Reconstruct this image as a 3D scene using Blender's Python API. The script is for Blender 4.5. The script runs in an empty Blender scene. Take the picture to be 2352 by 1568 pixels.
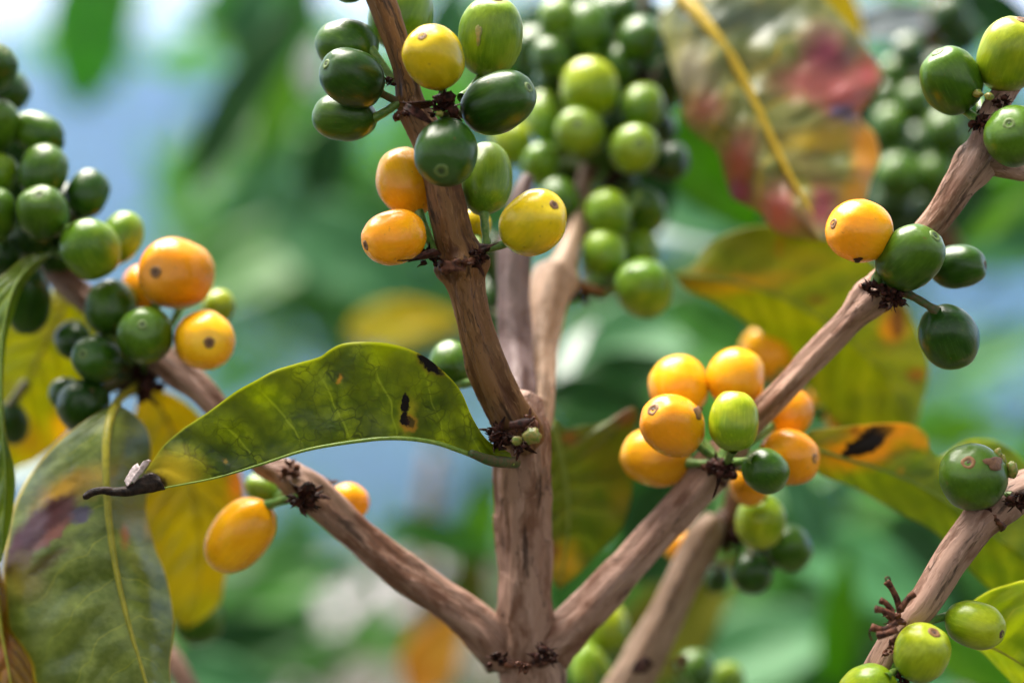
import bpy, bmesh, math, random
from mathutils import Vector, Matrix, noise, Quaternion
random.seed(7)
PI = math.pi
sc = bpy.context.scene
C = sc.collection
CAMZ = 1.30
W = 2352.0
F = 0.6            # sensor width / focal length
def K(z): return F*z/W                       # metres per unit of the layout grid at distance z
def P(x, y, z): return Vector(((x-1176)*K(z), z, CAMZ-(y-784)*K(z)))

# ------------------------------------------------------------------ nodes
class N:
    def __init__(s, name):
        s.m = bpy.data.materials.new(name); s.m.use_nodes = True
        s.t = s.m.node_tree; s.t.nodes.clear()
        s.out = s.t.nodes.new('ShaderNodeOutputMaterial')
    def n(s, typ, **kw):
        nd = s.t.nodes.new(typ)
        for k, v in kw.items():
            if k.startswith('_'): setattr(nd, k[1:], v)
            else: s.put(nd.inputs[k], v)
        return nd
    def put(s, sock, v):
        if isinstance(v, bpy.types.NodeSocket): s.t.links.new(v, sock)
        elif v is not None:
            if isinstance(v, (tuple, list)) and len(v) == 3 and sock.type == 'RGBA': v = (*v, 1)
            sock.default_value = v
    def math(s, op, a, b=None, c=None, clamp=False):
        nd = s.t.nodes.new('ShaderNodeMath'); nd.operation = op; nd.use_clamp = clamp
        s.put(nd.inputs[0], a)
        if b is not None: s.put(nd.inputs[1], b)
        if c is not None: s.put(nd.inputs[2], c)
        return nd.outputs[0]
    def vmath(s, op, a, b=None, out=0):
        nd = s.t.nodes.new('ShaderNodeVectorMath'); nd.operation = op
        s.put(nd.inputs[0], a)
        if b is not None: s.put(nd.inputs[1], b)
        return nd.outputs[out]
    def mix(s, f, a, b, blend='MIX'):
        nd = s.t.nodes.new('ShaderNodeMix'); nd.data_type = 'RGBA'; nd.blend_type = blend
        s.put(nd.inputs[0], f); s.put(nd.inputs[6], a); s.put(nd.inputs[7], b)
        return nd.outputs[2]
    def ramp(s, v, a, b, lo=0.0, hi=1.0, smooth=True):
        nd = s.t.nodes.new('ShaderNodeMapRange'); nd.interpolation_type = 'SMOOTHSTEP' if smooth else 'LINEAR'
        s.put(nd.inputs[0], v)
        for i, q in enumerate((a, b, lo, hi)): nd.inputs[i+1].default_value = q
        return nd.outputs[0]
    def noise(s, vec, scale, detail=3, rough=.55, out=0):
        nd = s.t.nodes.new('ShaderNodeTexNoise'); s.put(nd.inputs['Vector'], vec)
        nd.inputs['Scale'].default_value = scale; nd.inputs['Detail'].default_value = detail; nd.inputs['Roughness'].default_value = rough
        return nd.outputs[out]
    def scale(s, vec, v):
        return s.vmath('MULTIPLY', vec, v)
    def link(s, sh): s.t.links.new(sh, s.out.inputs[0])

def skin_mat(name, tip, base, sss=.12, streak=.25, rough=.33, coat=.25, bright=None):
    q = N(name)
    tc = q.t.nodes.new('ShaderNodeTexCoord'); oi = q.t.nodes.new('ShaderNodeObjectInfo')
    co = tc.outputs['Object']                                   # unit fruit: z runs from stalk end (-1) to tip (+1)
    rnd = q.math('MULTIPLY', oi.outputs['Random'], 37.0)
    cx = q.n('ShaderNodeCombineXYZ', X=rnd, Y=rnd, Z=rnd).outputs[0]
    cr = q.vmath('ADD', co, cx)
    sep = q.n('ShaderNodeSeparateXYZ', Vector=co)
    z = sep.outputs[2]
    big = q.noise(cr, 1.3, 2)
    g = q.math('ADD', z, q.math('MULTIPLY', q.math('SUBTRACT', big, .5), 3.2))
    col = q.mix(q.ramp(g, -1.0, 1.0), base, tip)
    st = q.noise(q.scale(cr, (4.5, 4.5, .5)), 2.2, 4, .6)       # lengthwise streaks
    col = q.mix(q.ramp(st, .50, .72, 0, streak), col, tuple(min(1, c*1.5+.02) for c in tip))
    col = q.mix(q.ramp(st, .50, .30, 0, streak*.9), col, tuple(c*.6 for c in base))
    ring = q.ramp(z, .80, .99)
    col = q.mix(q.math('MULTIPLY', ring, .45), col, tuple(min(1, c*1.3+.05) for c in tip))
    sp = q.n('ShaderNodeTexVoronoi', Vector=cr, Scale=9.0)
    spd = q.math('MULTIPLY', q.ramp(sp.outputs['Distance'], .10, .02), q.ramp(q.noise(cr, 3.0, 1), .45, .6))
    col = q.mix(q.math('MULTIPLY', spd, .45), col, tuple(min(1, c*1.2+.12) for c in tip))
    bl = q.ramp(q.noise(cr, 5.5, 3, .6), .66, .76)              # a few brown rub marks
    col = q.mix(q.math('MULTIPLY', bl, .55), col, (.16, .07, .02))
    hsv = q.n('ShaderNodeHueSaturation', Color=col, Value=q.math('ADD', q.math('MULTIPLY', oi.outputs['Random'], .30), .85))
    fine = q.noise(cr, 26, 2); mid = q.noise(cr, 5, 3)
    h = q.math('ADD', q.math('MULTIPLY', fine, .12), q.math('ADD', q.math('MULTIPLY', mid, .5), q.math('MULTIPLY', st, .35)))
    bump = q.n('ShaderNodeBump', Strength=.22, Distance=.0006, Height=h)
    b = q.n('ShaderNodeBsdfPrincipled', Roughness=q.math('ADD', q.math('MULTIPLY', mid, .16), rough-.08), Normal=bump.outputs[0])
    q.put(b.inputs['Base Color'], hsv.outputs[0])
    b.inputs['Subsurface Weight'].default_value = sss
    b.inputs['Subsurface Radius'].default_value = (1, .6, .15); b.inputs['Subsurface Scale'].default_value = .0022
    b.inputs['Coat Weight'].default_value = coat; b.inputs['Coat Roughness'].default_value = .27
    b.inputs['Specular IOR Level'].default_value = .2
    q.link(b.outputs[0]); return q.m

SK = {
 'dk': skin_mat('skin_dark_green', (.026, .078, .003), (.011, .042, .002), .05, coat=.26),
 'gr': skin_mat('skin_green', (.068, .145, .005), (.026, .078, .002), .06, coat=.26),
 'lg': skin_mat('skin_light_green', (.190, .290, .012), (.080, .175, .005), .10, coat=.24),
 'yg': skin_mat('skin_yellow_green', (.330, .380, .008), (.150, .240, .004), .12, coat=.24),
 'ye': skin_mat('skin_yellow', (.760, .520, .006), (.450, .360, .004), .18, .18, .25, .3),
 'oy': skin_mat('skin_orange_yellow', (.880, .430, .006), (.800, .330, .004), .2, .15, .26, .25),
 'or': skin_mat('skin_orange', (.860, .300, .006), (.800, .340, .005), .2, .15, .26, .25),
}
def calyx_mat(name, rim, pit):
    q = N(name); tc = q.t.nodes.new('ShaderNodeTexCoord')
    s = q.n('ShaderNodeSeparateXYZ', Vector=tc.outputs['Object'])
    r = q.math('SQRT', q.math('ADD', q.math('POWER', s.outputs[0], 2.0), q.math('POWER', s.outputs[1], 2.0)))
    nz = q.noise(tc.outputs['Object'], 6, 3)
    rr = q.math('ADD', r, q.math('MULTIPLY', q.math('SUBTRACT', nz, .5), .35))
    col = q.mix(q.ramp(rr, .25, .62), pit, rim)
    col = q.mix(q.ramp(nz, .5, .7, 0, .6), col, tuple(c*.5 for c in rim))
    b = q.n('ShaderNodeBsdfPrincipled', Roughness=.6); q.put(b.inputs['Base Color'], col); q.link(b.outputs[0]); return q.m
CXG = calyx_mat('calyx_green', (.12, .18, .04), (.03, .055, .012))
CXB = calyx_mat('calyx_brown', (.22, .10, .03), (.07, .03, .02))
CXD = calyx_mat('calyx_dead', (.09, .035, .02), (.015, .008, .006))

def simple(name, c1, c2, scale=300, rough=.5, tr=0.0, trc=None, bump=.3, spec=.4):
    q = N(name); tc = q.t.nodes.new('ShaderNodeTexCoord'); g = tc.outputs['Object']
    nz = q.noise(g, scale, 4, .6)
    col = q.mix(q.ramp(nz, .35, .65), c1, c2)
    bp = q.n('ShaderNodeBump', Strength=bump, Distance=.0005, Height=nz)
    b = q.n('ShaderNodeBsdfPrincipled', Roughness=rough, Normal=bp.outputs[0]); q.put(b.inputs['Base Color'], col)
    b.inputs['Specular IOR Level'].default_value = spec
    if tr:
        t = q.n('ShaderNodeBsdfTranslucent', Color=trc or c2)
        m = q.n('ShaderNodeMixShader', Fac=tr); q.put(m.inputs[1], b.outputs[0]); q.put(m.inputs[2], t.outputs[0]); q.link(m.outputs[0])
    else: q.link(b.outputs[0])
    return q.m
STALK = simple('stalk_green', (.06, .16, .02), (.16, .24, .05), 700, .45)
STALKD = simple('stalk_dark', (.03, .07, .012), (.10, .06, .025), 900, .6)
BRACT = simple('bract_brown', (.030, .010, .006), (.15, .055, .030), 700, .6, bump=.8, spec=.15)
BRACTD = simple('bract_black', (.008, .003, .002), (.060, .018, .012), 800, .6, bump=.8, spec=.12)
BUD = simple('bud_green', (.12, .18, .02), (.30, .22, .05), 900, .45)

def bark_mat(name, light, midc, dark, contrast=1.0):
    q = N(name)
    a = q.n('ShaderNodeAttribute', _attribute_name='bark'); v = a.outputs['Vector']      # metres: x,y round the stem, z along it
    w = q.vmath('ADD', v, q.scale(q.noise(v, 260, 2, .5, 1), (.0012, .0012, .004)))
    fib = q.noise(q.scale(w, (1, 1, .10)), 1500, 5, .65)
    fib2 = q.noise(q.scale(w, (1, 1, .14)), 300, 4, .6)
    blot = q.noise(q.scale(w, (1, 1, .5)), 130, 3, .6)
    pe = q.noise(q.scale(w, (1, 1, .22)), 170, 4, .6)
    col = q.mix(q.math('MAXIMUM', q.math('MULTIPLY', q.ramp(blot, .42, .60), .6), q.math('MULTIPLY', q.ramp(pe, .44, .56), .8)), midc, light)
    col = q.mix(q.ramp(q.noise(q.scale(w, (1, 1, .6)), 60, 3), .5, .66, 0, .5), col, tuple(c*.8+.04 for c in light))
    col = q.mix(q.ramp(fib2, .42, .32, 0, .7*contrast), col, dark)
    col = q.mix(q.ramp(fib, .44, .30, 0, .55*contrast), col, midc)
    col = q.mix(q.ramp(fib, .56, .70, 0, .6), col, tuple(min(1, c*1.35+.03) for c in light))
    pe = q.noise(q.scale(w, (1, 1, .22)), 170, 4, .6)
    edge = q.ramp(q.math('ABSOLUTE', q.math('SUBTRACT', pe, .53)), .0, .018, 1, 0)
    col = q.mix(q.math('MULTIPLY', q.math('MULTIPLY', edge, .6*contrast), q.ramp(blot, .45, .6)), col, dark)
    nod = q.ramp(q.noise(w, 900, 3), .66, .74)
    col = q.mix(q.math('MULTIPLY', nod, .5), col, tuple(c*.6 for c in dark))
    h = q.math('ADD', q.math('MULTIPLY', fib, .5), q.math('ADD', fib2, q.math('MULTIPLY', q.ramp(pe, .50, .545), .7)))
    bp = q.n('ShaderNodeBump', Strength=.6, Distance=.0006, Height=h)
    b = q.n('ShaderNodeBsdfPrincipled', Roughness=.58, Normal=bp.outputs[0]); q.put(b.inputs['Base Color'], col)
    b.inputs['Specular IOR Level'].default_value = .22
    q.link(b.outputs[0]); return q.m
BARK = bark_mat('bark_pink_tan', (.38, .230, .175), (.145, .064, .038), (.020, .007, .004), 1.1)
BARKG = bark_mat('bark_golden_brown', (.210, .100, .036), (.065, .022, .006), (.008, .003, .001), 1.2)
BARKS = bark_mat('bark_grey', (.22, .155, .155), (.085, .045, .038), (.015, .008, .007), 1.0)
BARKP = bark_mat('bark_pale', (.40, .27, .19), (.20, .115, .065), (.05, .025, .012), .8)

# ------------------------------------------------------------------ leaf material
def leaf_mat(name, ca, cb, vein, nv=11, skew=2.2, veinw=.10, net=0.0, netc=(.01, .03, .005), spots=(), rough=.35, tr=.35, trc=None,
             edge=None, quilt=1.0, blot=1.0, vc=None, coat=.0, bumpd=.0009, skr=None, spec=.28, vm=.75, wobble=.9):
    q = N(name)
    uv = q.n('ShaderNodeUVMap', _uv_map='blade').outputs[0]; pl = q.n('ShaderNodeUVMap', _uv_map='plane').outputs[0]
    s = q.n('ShaderNodeSeparateXYZ', Vector=uv); S, T = s.outputs[0], s.outputs[1]
    T = q.math('MULTIPLY', q.math('SUBTRACT', T, .5), 2.0)
    aT = q.math('ABSOLUTE', T)
    wob = q.math('MULTIPLY', q.math('SUBTRACT', q.noise(pl, .9, 2), .5), wobble)
    u = q.math('ADD', q.math('SUBTRACT', q.math('MULTIPLY', S, float(nv)), q.math('MULTIPLY', q.math('POWER', aT, 1.25), skew if skr is None else q.ramp(T, -.01, .01, skew, skr))), wob)
    fr = q.math('ABSOLUTE', q.math('SUBTRACT', q.math('FRACT', u), .5))           # 0 on the vein
    fade = q.ramp(aT, .55, .98, 1, .15)
    vl = q.math('MULTIPLY', q.ramp(fr, .0, veinw*.5, 1, 0), fade)
    nb = q.noise(pl, .8, 4, .6); nf = q.noise(pl, 3.2, 4, .6)
    f = q.math('ADD', q.math('MULTIPLY', q.ramp(nb, .35, .65), .7), q.math('MULTIPLY', q.ramp(nf, .4, .62), .3))
    col = q.mix(f, ca, cb)
    if blot: 
        col = q.mix(q.math('MULTIPLY', q.ramp(fr, .1, .45), .35*blot), col, tuple(c*.55 for c in ca))
    vcol = vein
    col = q.mix(q.math('MULTIPLY', vl, vm), col, vcol)
    # dark tertiary net
    hnet = None
    if net:
        vo = q.n('ShaderNodeTexVoronoi', _feature='DISTANCE_TO_EDGE', Vector=q.vmath('ADD', pl, q.scale(q.noise(pl, 2.5, 2, .5, 1), (.45, .45, 0))), Scale=3.0)
        nl = q.ramp(vo.outputs['Distance'], .0, .07, 1, 0)
        vo2 = q.n('ShaderNodeTexVoronoi', _feature='DISTANCE_TO_EDGE', Vector=q.vmath('ADD', pl, q.scale(q.noise(pl, 4, 2, .5, 1), (.2, .2, 0))), Scale=7.5)
        nl2 = q.math('MULTIPLY', q.ramp(vo2.outputs['Distance'], .0, .06, 1, 0), .45)
        nm = q.math('MULTIPLY', q.math('MAXIMUM', nl, nl2), q.ramp(q.noise(pl, .7, 2), .34, .56))
        col = q.mix(q.math('MULTIPLY', nm, net), col, netc)
    if edge is not None:
        col = q.mix(q.ramp(aT, .955, .995), col, edge)
    masks = []
    dn = q.noise(pl, 2.4, 4, .65, 1)
    dis = q.vmath('ADD', pl, q.scale(q.vmath('SUBTRACT', dn, (.5, .5, .5)), (.42, .42, 0)))
    dead = None
    for (x, y, rx, ry, rot, c, soft) in spots:
        vv = q.vmath('SUBTRACT', dis, (x/100, y/100, 0))
        mp = q.n('ShaderNodeMapping', _vector_type='TEXTURE', Vector=vv); mp.inputs['Rotation'].default_value = (0, 0, math.radians(rot)); mp.inputs['Scale'].default_value = (rx/100, ry/100, 1)
        mm = q.vmath('MULTIPLY', mp.outputs[0], (1, 1, 0))
        d = q.vmath('LENGTH', mm, out='Value')
        mk = q.ramp(d, 1.0+soft*.4, max(.05, 1.0-soft), 0, 1)
        col = q.mix(mk, col, c)
        if max(c) < .05: dead = mk if dead is None else q.math('MAXIMUM', dead, mk)
    h = q.math('ADD', q.math('MULTIPLY', q.ramp(fr, .0, .5), .9*quilt), q.math('MULTIPLY', nf, .35))
    h = q.math('ADD', h, q.math('MULTIPLY', q.noise(pl, 9, 3), .18))
    bp = q.n('ShaderNodeBump', Strength=.6, Distance=bumpd, Height=h)
    b = q.n('ShaderNodeBsdfPrincipled', Roughness=q.math('ADD', q.math('MULTIPLY', nf, .2), rough-.1), Normal=bp.outputs[0]); q.put(b.inputs['Base Color'], col)
    b.inputs['Specular IOR Level'].default_value = spec; b.inputs['Coat Weight'].default_value = coat; b.inputs['Coat Roughness'].default_value = .3
    tcol = q.mix(.35, col, trc or cb) if trc else col
    bright = q.n('ShaderNodeHueSaturation', Color=tcol, Saturation=1.1, Value=1.7)
    if dead is not None: tcol2 = q.mix(dead, bright.outputs[0], (.006, .003, .002))
    else: tcol2 = bright.outputs[0]
    t = q.n('ShaderNodeBsdfTranslucent', Color=tcol2)
    m = q.n('ShaderNodeMixShader', Fac=tr); q.put(m.inputs[1], b.outputs[0]); q.put(m.inputs[2], t.outputs[0]); q.link(m.outputs[0])
    return q.m

# ------------------------------------------------------------------ object helpers
def tag(o, label=None, cat=None, group=None, kind=None):
    if label: o['label'] = label
    if cat: o['category'] = cat
    if group: o['group'] = group
    if kind: o['kind'] = kind
    return o
def empty(name, loc):
    o = bpy.data.objects.new(name, None); C.objects.link(o); o.location = loc; o.empty_display_size = .005
    return o
def mesh_obj(name, verts, faces, mat, parent=None, smooth=True, loc=None):
    """verts in world metres; the object sits at its parent's origin"""
    org = Vector(loc) if loc is not None else (parent_origin(parent) if parent else Vector((0, 0, 0)))
    me = bpy.data.meshes.new(name); me.from_pydata([tuple(Vector(v)-org) for v in verts], [], faces)
    me.materials.append(mat)
    if smooth: me.shade_smooth()
    o = bpy.data.objects.new(name, me); C.objects.link(o)
    if parent: o.parent = parent
    elif loc is not None: o.location = org
    return o
def parent_origin(p):
    v = Vector((0, 0, 0))
    while p: v = v + p.location; p = p.parent
    return v

def catmull(pts, n):
    """resample a polyline of tuples to n+1 points, evenly by length"""
    D = len(pts[0]); pts = [tuple(map(float, p)) for p in pts]
    if len(pts) == 2: fine = [tuple(pts[0][d]+(pts[1][d]-pts[0][d])*i/60 for d in range(D)) for i in range(61)]
    else:
        fine = []
        for i in range(len(pts)-1):
            p0 = pts[max(i-1, 0)]; p1 = pts[i]; p2 = pts[i+1]; p3 = pts[min(i+2, len(pts)-1)]
            for j in range(16):
                t = j/16; fine.append(tuple(.5*((2*p1[d])+(-p0[d]+p2[d])*t+(2*p0[d]-5*p1[d]+4*p2[d]-p3[d])*t*t+(-p0[d]+3*p1[d]-3*p2[d]+p3[d])*t**3) for d in range(D)))
        fine.append(pts[-1])
    L = [0]
    for a, b in zip(fine, fine[1:]): L.append(L[-1]+math.hypot(b[0]-a[0], b[1]-a[1])+1e-9)
    out = []; k = 0
    for i in range(n+1):
        s = L[-1]*i/n
        while k < len(L)-2 and L[k+1] < s: k += 1
        f = min(1, max(0, (s-L[k])/(L[k+1]-L[k])))
        out.append(tuple(fine[k][d]+(fine[k+1][d]-fine[k][d])*f for d in range(D)))
    return out

def tube_data(pts, step=5, seg=28, rough=0.0, seed=0, square=0.0, cap=True, rmin=None):
    """pts: (x, y, z, r) with r in layout units. Returns verts, faces, bark coords"""
    L = sum(math.hypot(b[0]-a[0], b[1]-a[1]) for a, b in zip(pts, pts[1:]))
    n = max(3, int(L/step)); q = catmull(pts, n)
    c = [P(a[0], a[1], a[2]) for a in q]; R = [max(.0001, a[3]*K(a[2])) for a in q]
    verts, faces, bk = [], [], []; al = 0; up = None
    for i in range(n+1):
        t = (c[min(i+1, n)]-c[max(i-1, 0)]).normalized()
        if up is None:
            up = Vector((0, -1, 0)); up = (up-t*up.dot(t)).normalized()
        else: up = (up-t*up.dot(t)).normalized()
        sd = t.cross(up)
        if i: al += (c[i]-c[i-1]).length
        for j in range(seg):
            th = 2*PI*j/seg; ct, sn = math.cos(th), math.sin(th)
            r = R[i]
            if square: r *= 1+square*.12*math.cos(4*th+.6)
            if rough:
                b = Vector((ct*R[i]*260+seed, sn*R[i]*260, al*70+seed*3))
                r *= 1+rough*(.16*noise.noise(b)+.05*noise.noise(b*2.7)+.03*noise.noise(Vector((b.x*5, b.y*5, b.z*1.2))))
                pv = noise.noise(Vector((ct*R[i]*200+seed*7, sn*R[i]*200, al*110)))
                if pv > .12: r *= 1-rough*.035                 # peeled bark plates
            verts.append(c[i]+(up*ct+sd*sn)*r); bk.append((ct*R[i], sn*R[i], al+seed*.37))
    for i in range(n):
        for j in range(seg):
            a = i*seg+j; b = i*seg+(j+1) % seg
            faces.append((a, b, b+seg, a+seg))
    if cap:
        for i, rev in ((0, False), (n, True)):
            k = len(verts); d = (c[1]-c[0]).normalized()*-1 if i == 0 else (c[-1]-c[-2]).normalized()
            verts.append(c[i]+d*R[i]*.25); bk.append((0, 0, al))
            for j in range(seg):
                a = i*seg+j; b = i*seg+(j+1) % seg
                faces.append((k, b, a) if not rev else (k, a, b))
    return verts, faces, bk
def tube(name, pts, mat, parent=None, **kw):
    v, f, b = tube_data(pts, **kw)
    o = mesh_obj(name, v, f, mat, parent)
    at = o.data.attributes.new('bark', 'FLOAT_VECTOR', 'POINT')
    at.data.foreach_set('vector', [x for t in b for x in t])
    return o
def merge(parts):
    V, Fc = [], []
    for v, f in parts:
        o = len(V); V += v; Fc += [tuple(i+o for i in q) for q in f]
    return V, Fc

def shard(c, d, L, w, rnd):
    """curled papery bract: thick bent blade from point c along d"""
    side = d.cross(Vector((rnd.uniform(-1, 1), rnd.uniform(-1, 1), rnd.uniform(-1, 1)))).normalized(); nrm = d.cross(side).normalized()
    V = []; curl = rnd.uniform(-.5, .7); n = 6; cup = rnd.uniform(.2, .5)
    for i in range(n+1):
        t = i/n; ww = w*(1-t**1.6)*(.7+.3*math.sin(t*5+curl*4))+w*.05
        p = c+d*L*t+nrm*curl*L*t*t
        for k, sgn in ((0, -1), (1, -.35), (2, .35), (3, 1)):
            V.append(p+side*ww*sgn+nrm*ww*cup*sgn*sgn)
        for k, sgn in ((0, 1), (1, .35), (2, -.35), (3, -1)):
            V.append(p+side*ww*sgn+nrm*(ww*cup*sgn*sgn-w*.14))
    Fc = [tuple(range(8))[::-1], tuple(n*8+i for i in range(8))]
    for i in range(n):
        for j in range(8):
            a = i*8+j; b = i*8+(j+1) % 8; Fc.append((a, b, b+8, a+8))
    return V, Fc
def blob(c, r, rnd, sx=1, sz=1):
    V, Fc = [], []; n, m = 9, 12; o = rnd.uniform(0, 50)
    for i in range(n+1):
        th = PI*i/n
        for j in range(m):
            ph = 2*PI*j/m; d = Vector((math.sin(th)*math.cos(ph)*sx, math.sin(th)*math.sin(ph), math.cos(th)*sz))
            V.append(c+d*r*(1+.35*noise.noise(d*1.6+Vector((o, o, o)))+.28*noise.noise(d*4+Vector((o, 0, o)))))
    for i in range(n):
        for j in range(m):
            a = i*m+j; b = i*m+(j+1) % m; Fc.append((a, b, b+m, a+m))
    return V, Fc
def node_cluster(parent, x, y, z, r, n, seed, mat=None, dirs=None, nb=4, spread=1.0, label=None, name='dried_bracts'):
    """dark knot of dried bracts and fruit scars wrapped round a branch node"""
    rnd = random.Random(seed); c0 = P(x, y, z); k = K(z); parts = []; r *= .82
    for i in range(nb+2):
        c = c0+Vector((rnd.uniform(-.6, .6)*r*k, rnd.uniform(-.8, .2)*r*k*.7, rnd.uniform(-.45, .45)*r*k))
        parts.append(blob(c, r*k*rnd.uniform(.12, .26), rnd, rnd.uniform(.8, 1.5), rnd.uniform(.7, 1.2)))
    for i in range(int(n*1.6)):
        a = rnd.uniform(0, 2*PI); d = Vector((math.cos(a), rnd.uniform(-1, .3), math.sin(a)*.8)).normalized()
        c = c0+Vector((d.x*rnd.uniform(0, .5), d.y*.45, d.z*rnd.uniform(0, .45)))*r*k
        d = (d+Vector((rnd.gauss(0, .5), rnd.gauss(0, .5), rnd.gauss(0, .5)))).normalized()
        parts.append(shard(c, d, r*k*rnd.uniform(.35, .8)*spread, r*k*rnd.uniform(.14, .34), rnd))
    V, Fc = merge(parts)
    o = mesh_obj(name, V, Fc, mat or BRACTD, parent)
    if label: o['label'] = label
    return o

# ------------------------------------------------------------------ coffee cherries
def fruit_mesh(i):
    rnd = random.Random(i); n, m = 28, 40; V, Fc = [], []
    for a in range(n+1):
        th = PI*a/n
        for b in range(m):
            ph = 2*PI*b/m
            d = Vector((math.sin(th)*math.cos(ph), math.sin(th)*math.sin(ph), math.cos(th)))
            e = 2.18                                            # slightly squared ellipsoid
            r = (abs(d.x**2+d.y**2)**(e/2)+abs(d.z)**e)**(-1/e)
            r *= 1+.06*noise.noise(d*1.1+Vector((i*9.1, 0, 0)))+.018*noise.noise(d*3+Vector((i*5.1, 0, 0)))
            r *= 1-.015*math.exp(-((abs(math.sin(ph+i)))/.16)**2)*math.sin(th)   # faint seam between the two seeds
            p = d*r
            if d.z > .9: p.z -= (d.z-.9)*.35                    # flattened tip
            if d.z < -.93: p.z += (-.93-d.z)*-.5
            V.append(p)
    for a in range(n):
        for b in range(m):
            q0 = a*m+b; q1 = a*m+(b+1) % m; Fc.append((q0, q0+m, q1+m, q1))
    me = bpy.data.meshes.new('fruit_skin'); me.from_pydata([tuple(v) for v in V], [], Fc); me.shade_smooth()
    return me
FM = [fruit_mesh(i) for i in range(5)]
def calyx_mesh():
    prof = [(0, .16), (.10, .17), (.16, .10), (.26, .03), (.42, .04), (.56, .15), (.70, .20), (.84, .14), (1.0, .0), (1.05, -.25)]
    V, Fc = [], []; m = 26; rnd = random.Random(3)
    for i, (r, z) in enumerate(prof):
        for j in range(m):
            a = 2*PI*j/m; w = 1+.03*math.sin(5*a+1)+.03*math.sin(3*a)
            V.append((r*w*math.cos(a), r*w*math.sin(a), z*(1+.10*math.sin(5*a))))
    for i in range(len(prof)-1):
        for j in range(m):
            a = i*m+j; b = i*m+(j+1) % m; Fc.append((a, a+m, b+m, b))
    me = bpy.data.meshes.new('calyx_scar'); me.from_pydata(V, [], Fc); me.shade_smooth(); return me
CM = calyx_mesh()
fruit_meshes = {}
def get_mesh(base, mat):
    k = (base.name, mat.name)
    if k not in fruit_meshes:
        m = base.copy(); m.materials.clear(); m.materials.append(mat); fruit_meshes[k] = m
    return fruit_meshes[k]
cnt = 0
def cherry(x, y, z, a, b, tip, mat, label, node=None, calyx=None, group=None, away=False, csize=.138, parts=True):
    """a, b: half length and half width in layout units; tip: layout point under the tip of the fruit"""
    global cnt; cnt += 1
    k = K(z); dx, dy = tip[0]-x, tip[1]-y; l = math.hypot(dx, dy)
    if l > a*.985: dx, dy = dx*a*.985/l, dy*a*.985/l; l = a*.985
    dep = math.sqrt(max(0, a*a-l*l)); dep = dep if away else -dep
    ax = Vector((dx, dep, -dy)).normalized()
    c = P(x, y, z)
    rot = Vector((0, 0, 1)).rotation_difference(ax) @ Quaternion((0, 0, 1), (cnt*2.399) % 6.28)
    m = get_mesh(FM[cnt % 5], SK[mat])
    if not parts:
        o = bpy.data.objects.new('coffee_cherry', m); C.objects.link(o)
        o.location = c; o.rotation_mode = 'QUATERNION'; o.rotation_quaternion = rot; o.scale = (b*k, b*k, a*k)
        return tag(o, label, 'coffee cherry', group)
    r = empty('coffee_cherry', c); tag(r, label, 'coffee cherry', group)
    o = bpy.data.objects.new('fruit_skin', m); C.objects.link(o); o.parent = r
    o.rotation_mode = 'QUATERNION'; o.rotation_quaternion = rot; o.scale = (b*k, b*k, a*k)
    if not away:
        cm = get_mesh(CM, {'g': CXG, 'b': CXB, 'd': CXD}[calyx or ('g' if mat in ('dk', 'gr', 'lg', 'yg') else 'b')])
        q = bpy.data.objects.new('calyx_scar', cm); C.objects.link(q); q.parent = r
        q.rotation_mode = 'QUATERNION'; q.rotation_quaternion = rot; s = csize*b*k*1.5*(.78+.4*((cnt*.618) % 1))
        q.scale = (s, s, s*.55); q.location = ax*a*k*.965
    if node:
        e = c-ax*a*k*.93; nd = P(*node); mid = (e+nd)/2-ax*a*k*.12
        pts = []
        for i in range(9):
            t = i/8; pts.append(e*(1-t)**2+mid*2*t*(1-t)+nd*t*t)
        V, Fc = [], []; sg = 12; up = None
        for i, p in enumerate(pts):
            tt = (pts[min(i+1, 8)]-pts[max(i-1, 0)]).normalized()
            u = tt.cross(Vector((.3, 1, .2))).normalized(); w = tt.cross(u)
            rr = (9.5 if i > 1 else 13-2*i)*k*(1+.15*noise.noise(p*900))
            if i > 6: rr *= 1.25
            for j in range(sg): V.append(p+(u*math.cos(2*PI*j/sg)+w*math.sin(2*PI*j/sg))*rr)
        for i in range(8):
            for j in range(sg):
                q0 = i*sg+j; q1 = i*sg+(j+1) % sg; Fc.append((q0, q1, q1+sg, q0+sg))
        mesh_obj('stalk', V, Fc, STALK if mat not in ('dk',) else STALKD, r)
    return r
def mark(root, x, y, z, r, mat, name='brown_spot', ry=None):
    """thin scab lying on the fruit surface, facing outward from the fruit centre"""
    sk = [c for c in root.children if c.name.startswith('fruit_skin')][0]
    c = root.location; k = K(z); M = sk.rotation_quaternion.to_matrix(); sx = sk.scale
    d0 = P(x, y, z)-c; V, Fc = [], []; n, m = 5, 18
    def proj(px, pz):
        # find front surface point with the given sideways and upward offset
        lo = Vector((px, 0, pz)); best = None
        for i in range(120):
            yy = -(1-i/120)*max(sx)*1.05
            l = M.transposed() @ Vector((px, yy, pz)); q = Vector((l.x/sx[0], l.y/sx[1], l.z/sx[2]))
            if q.length <= 1.03: return Vector((px, yy, pz))
        return Vector((px, 0, pz))
    for i in range(n+1):
        for j in range(m):
            a = 2*PI*j/m; rr = r*k*i/n*(1+.22*math.sin(3*a+x)+.12*math.sin(5*a))
            p = proj(d0.x+rr*math.cos(a), d0.z+rr*(ry or 1)*math.sin(a)); V.append(c+p*(1.008 if i < n else .985))
    for i in range(n):
        for j in range(m):
            a = i*m+j; b = i*m+(j+1) % m; Fc.append((a, b, b+m, a+m))
    return mesh_obj(name, V, Fc, mat, root)

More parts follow.
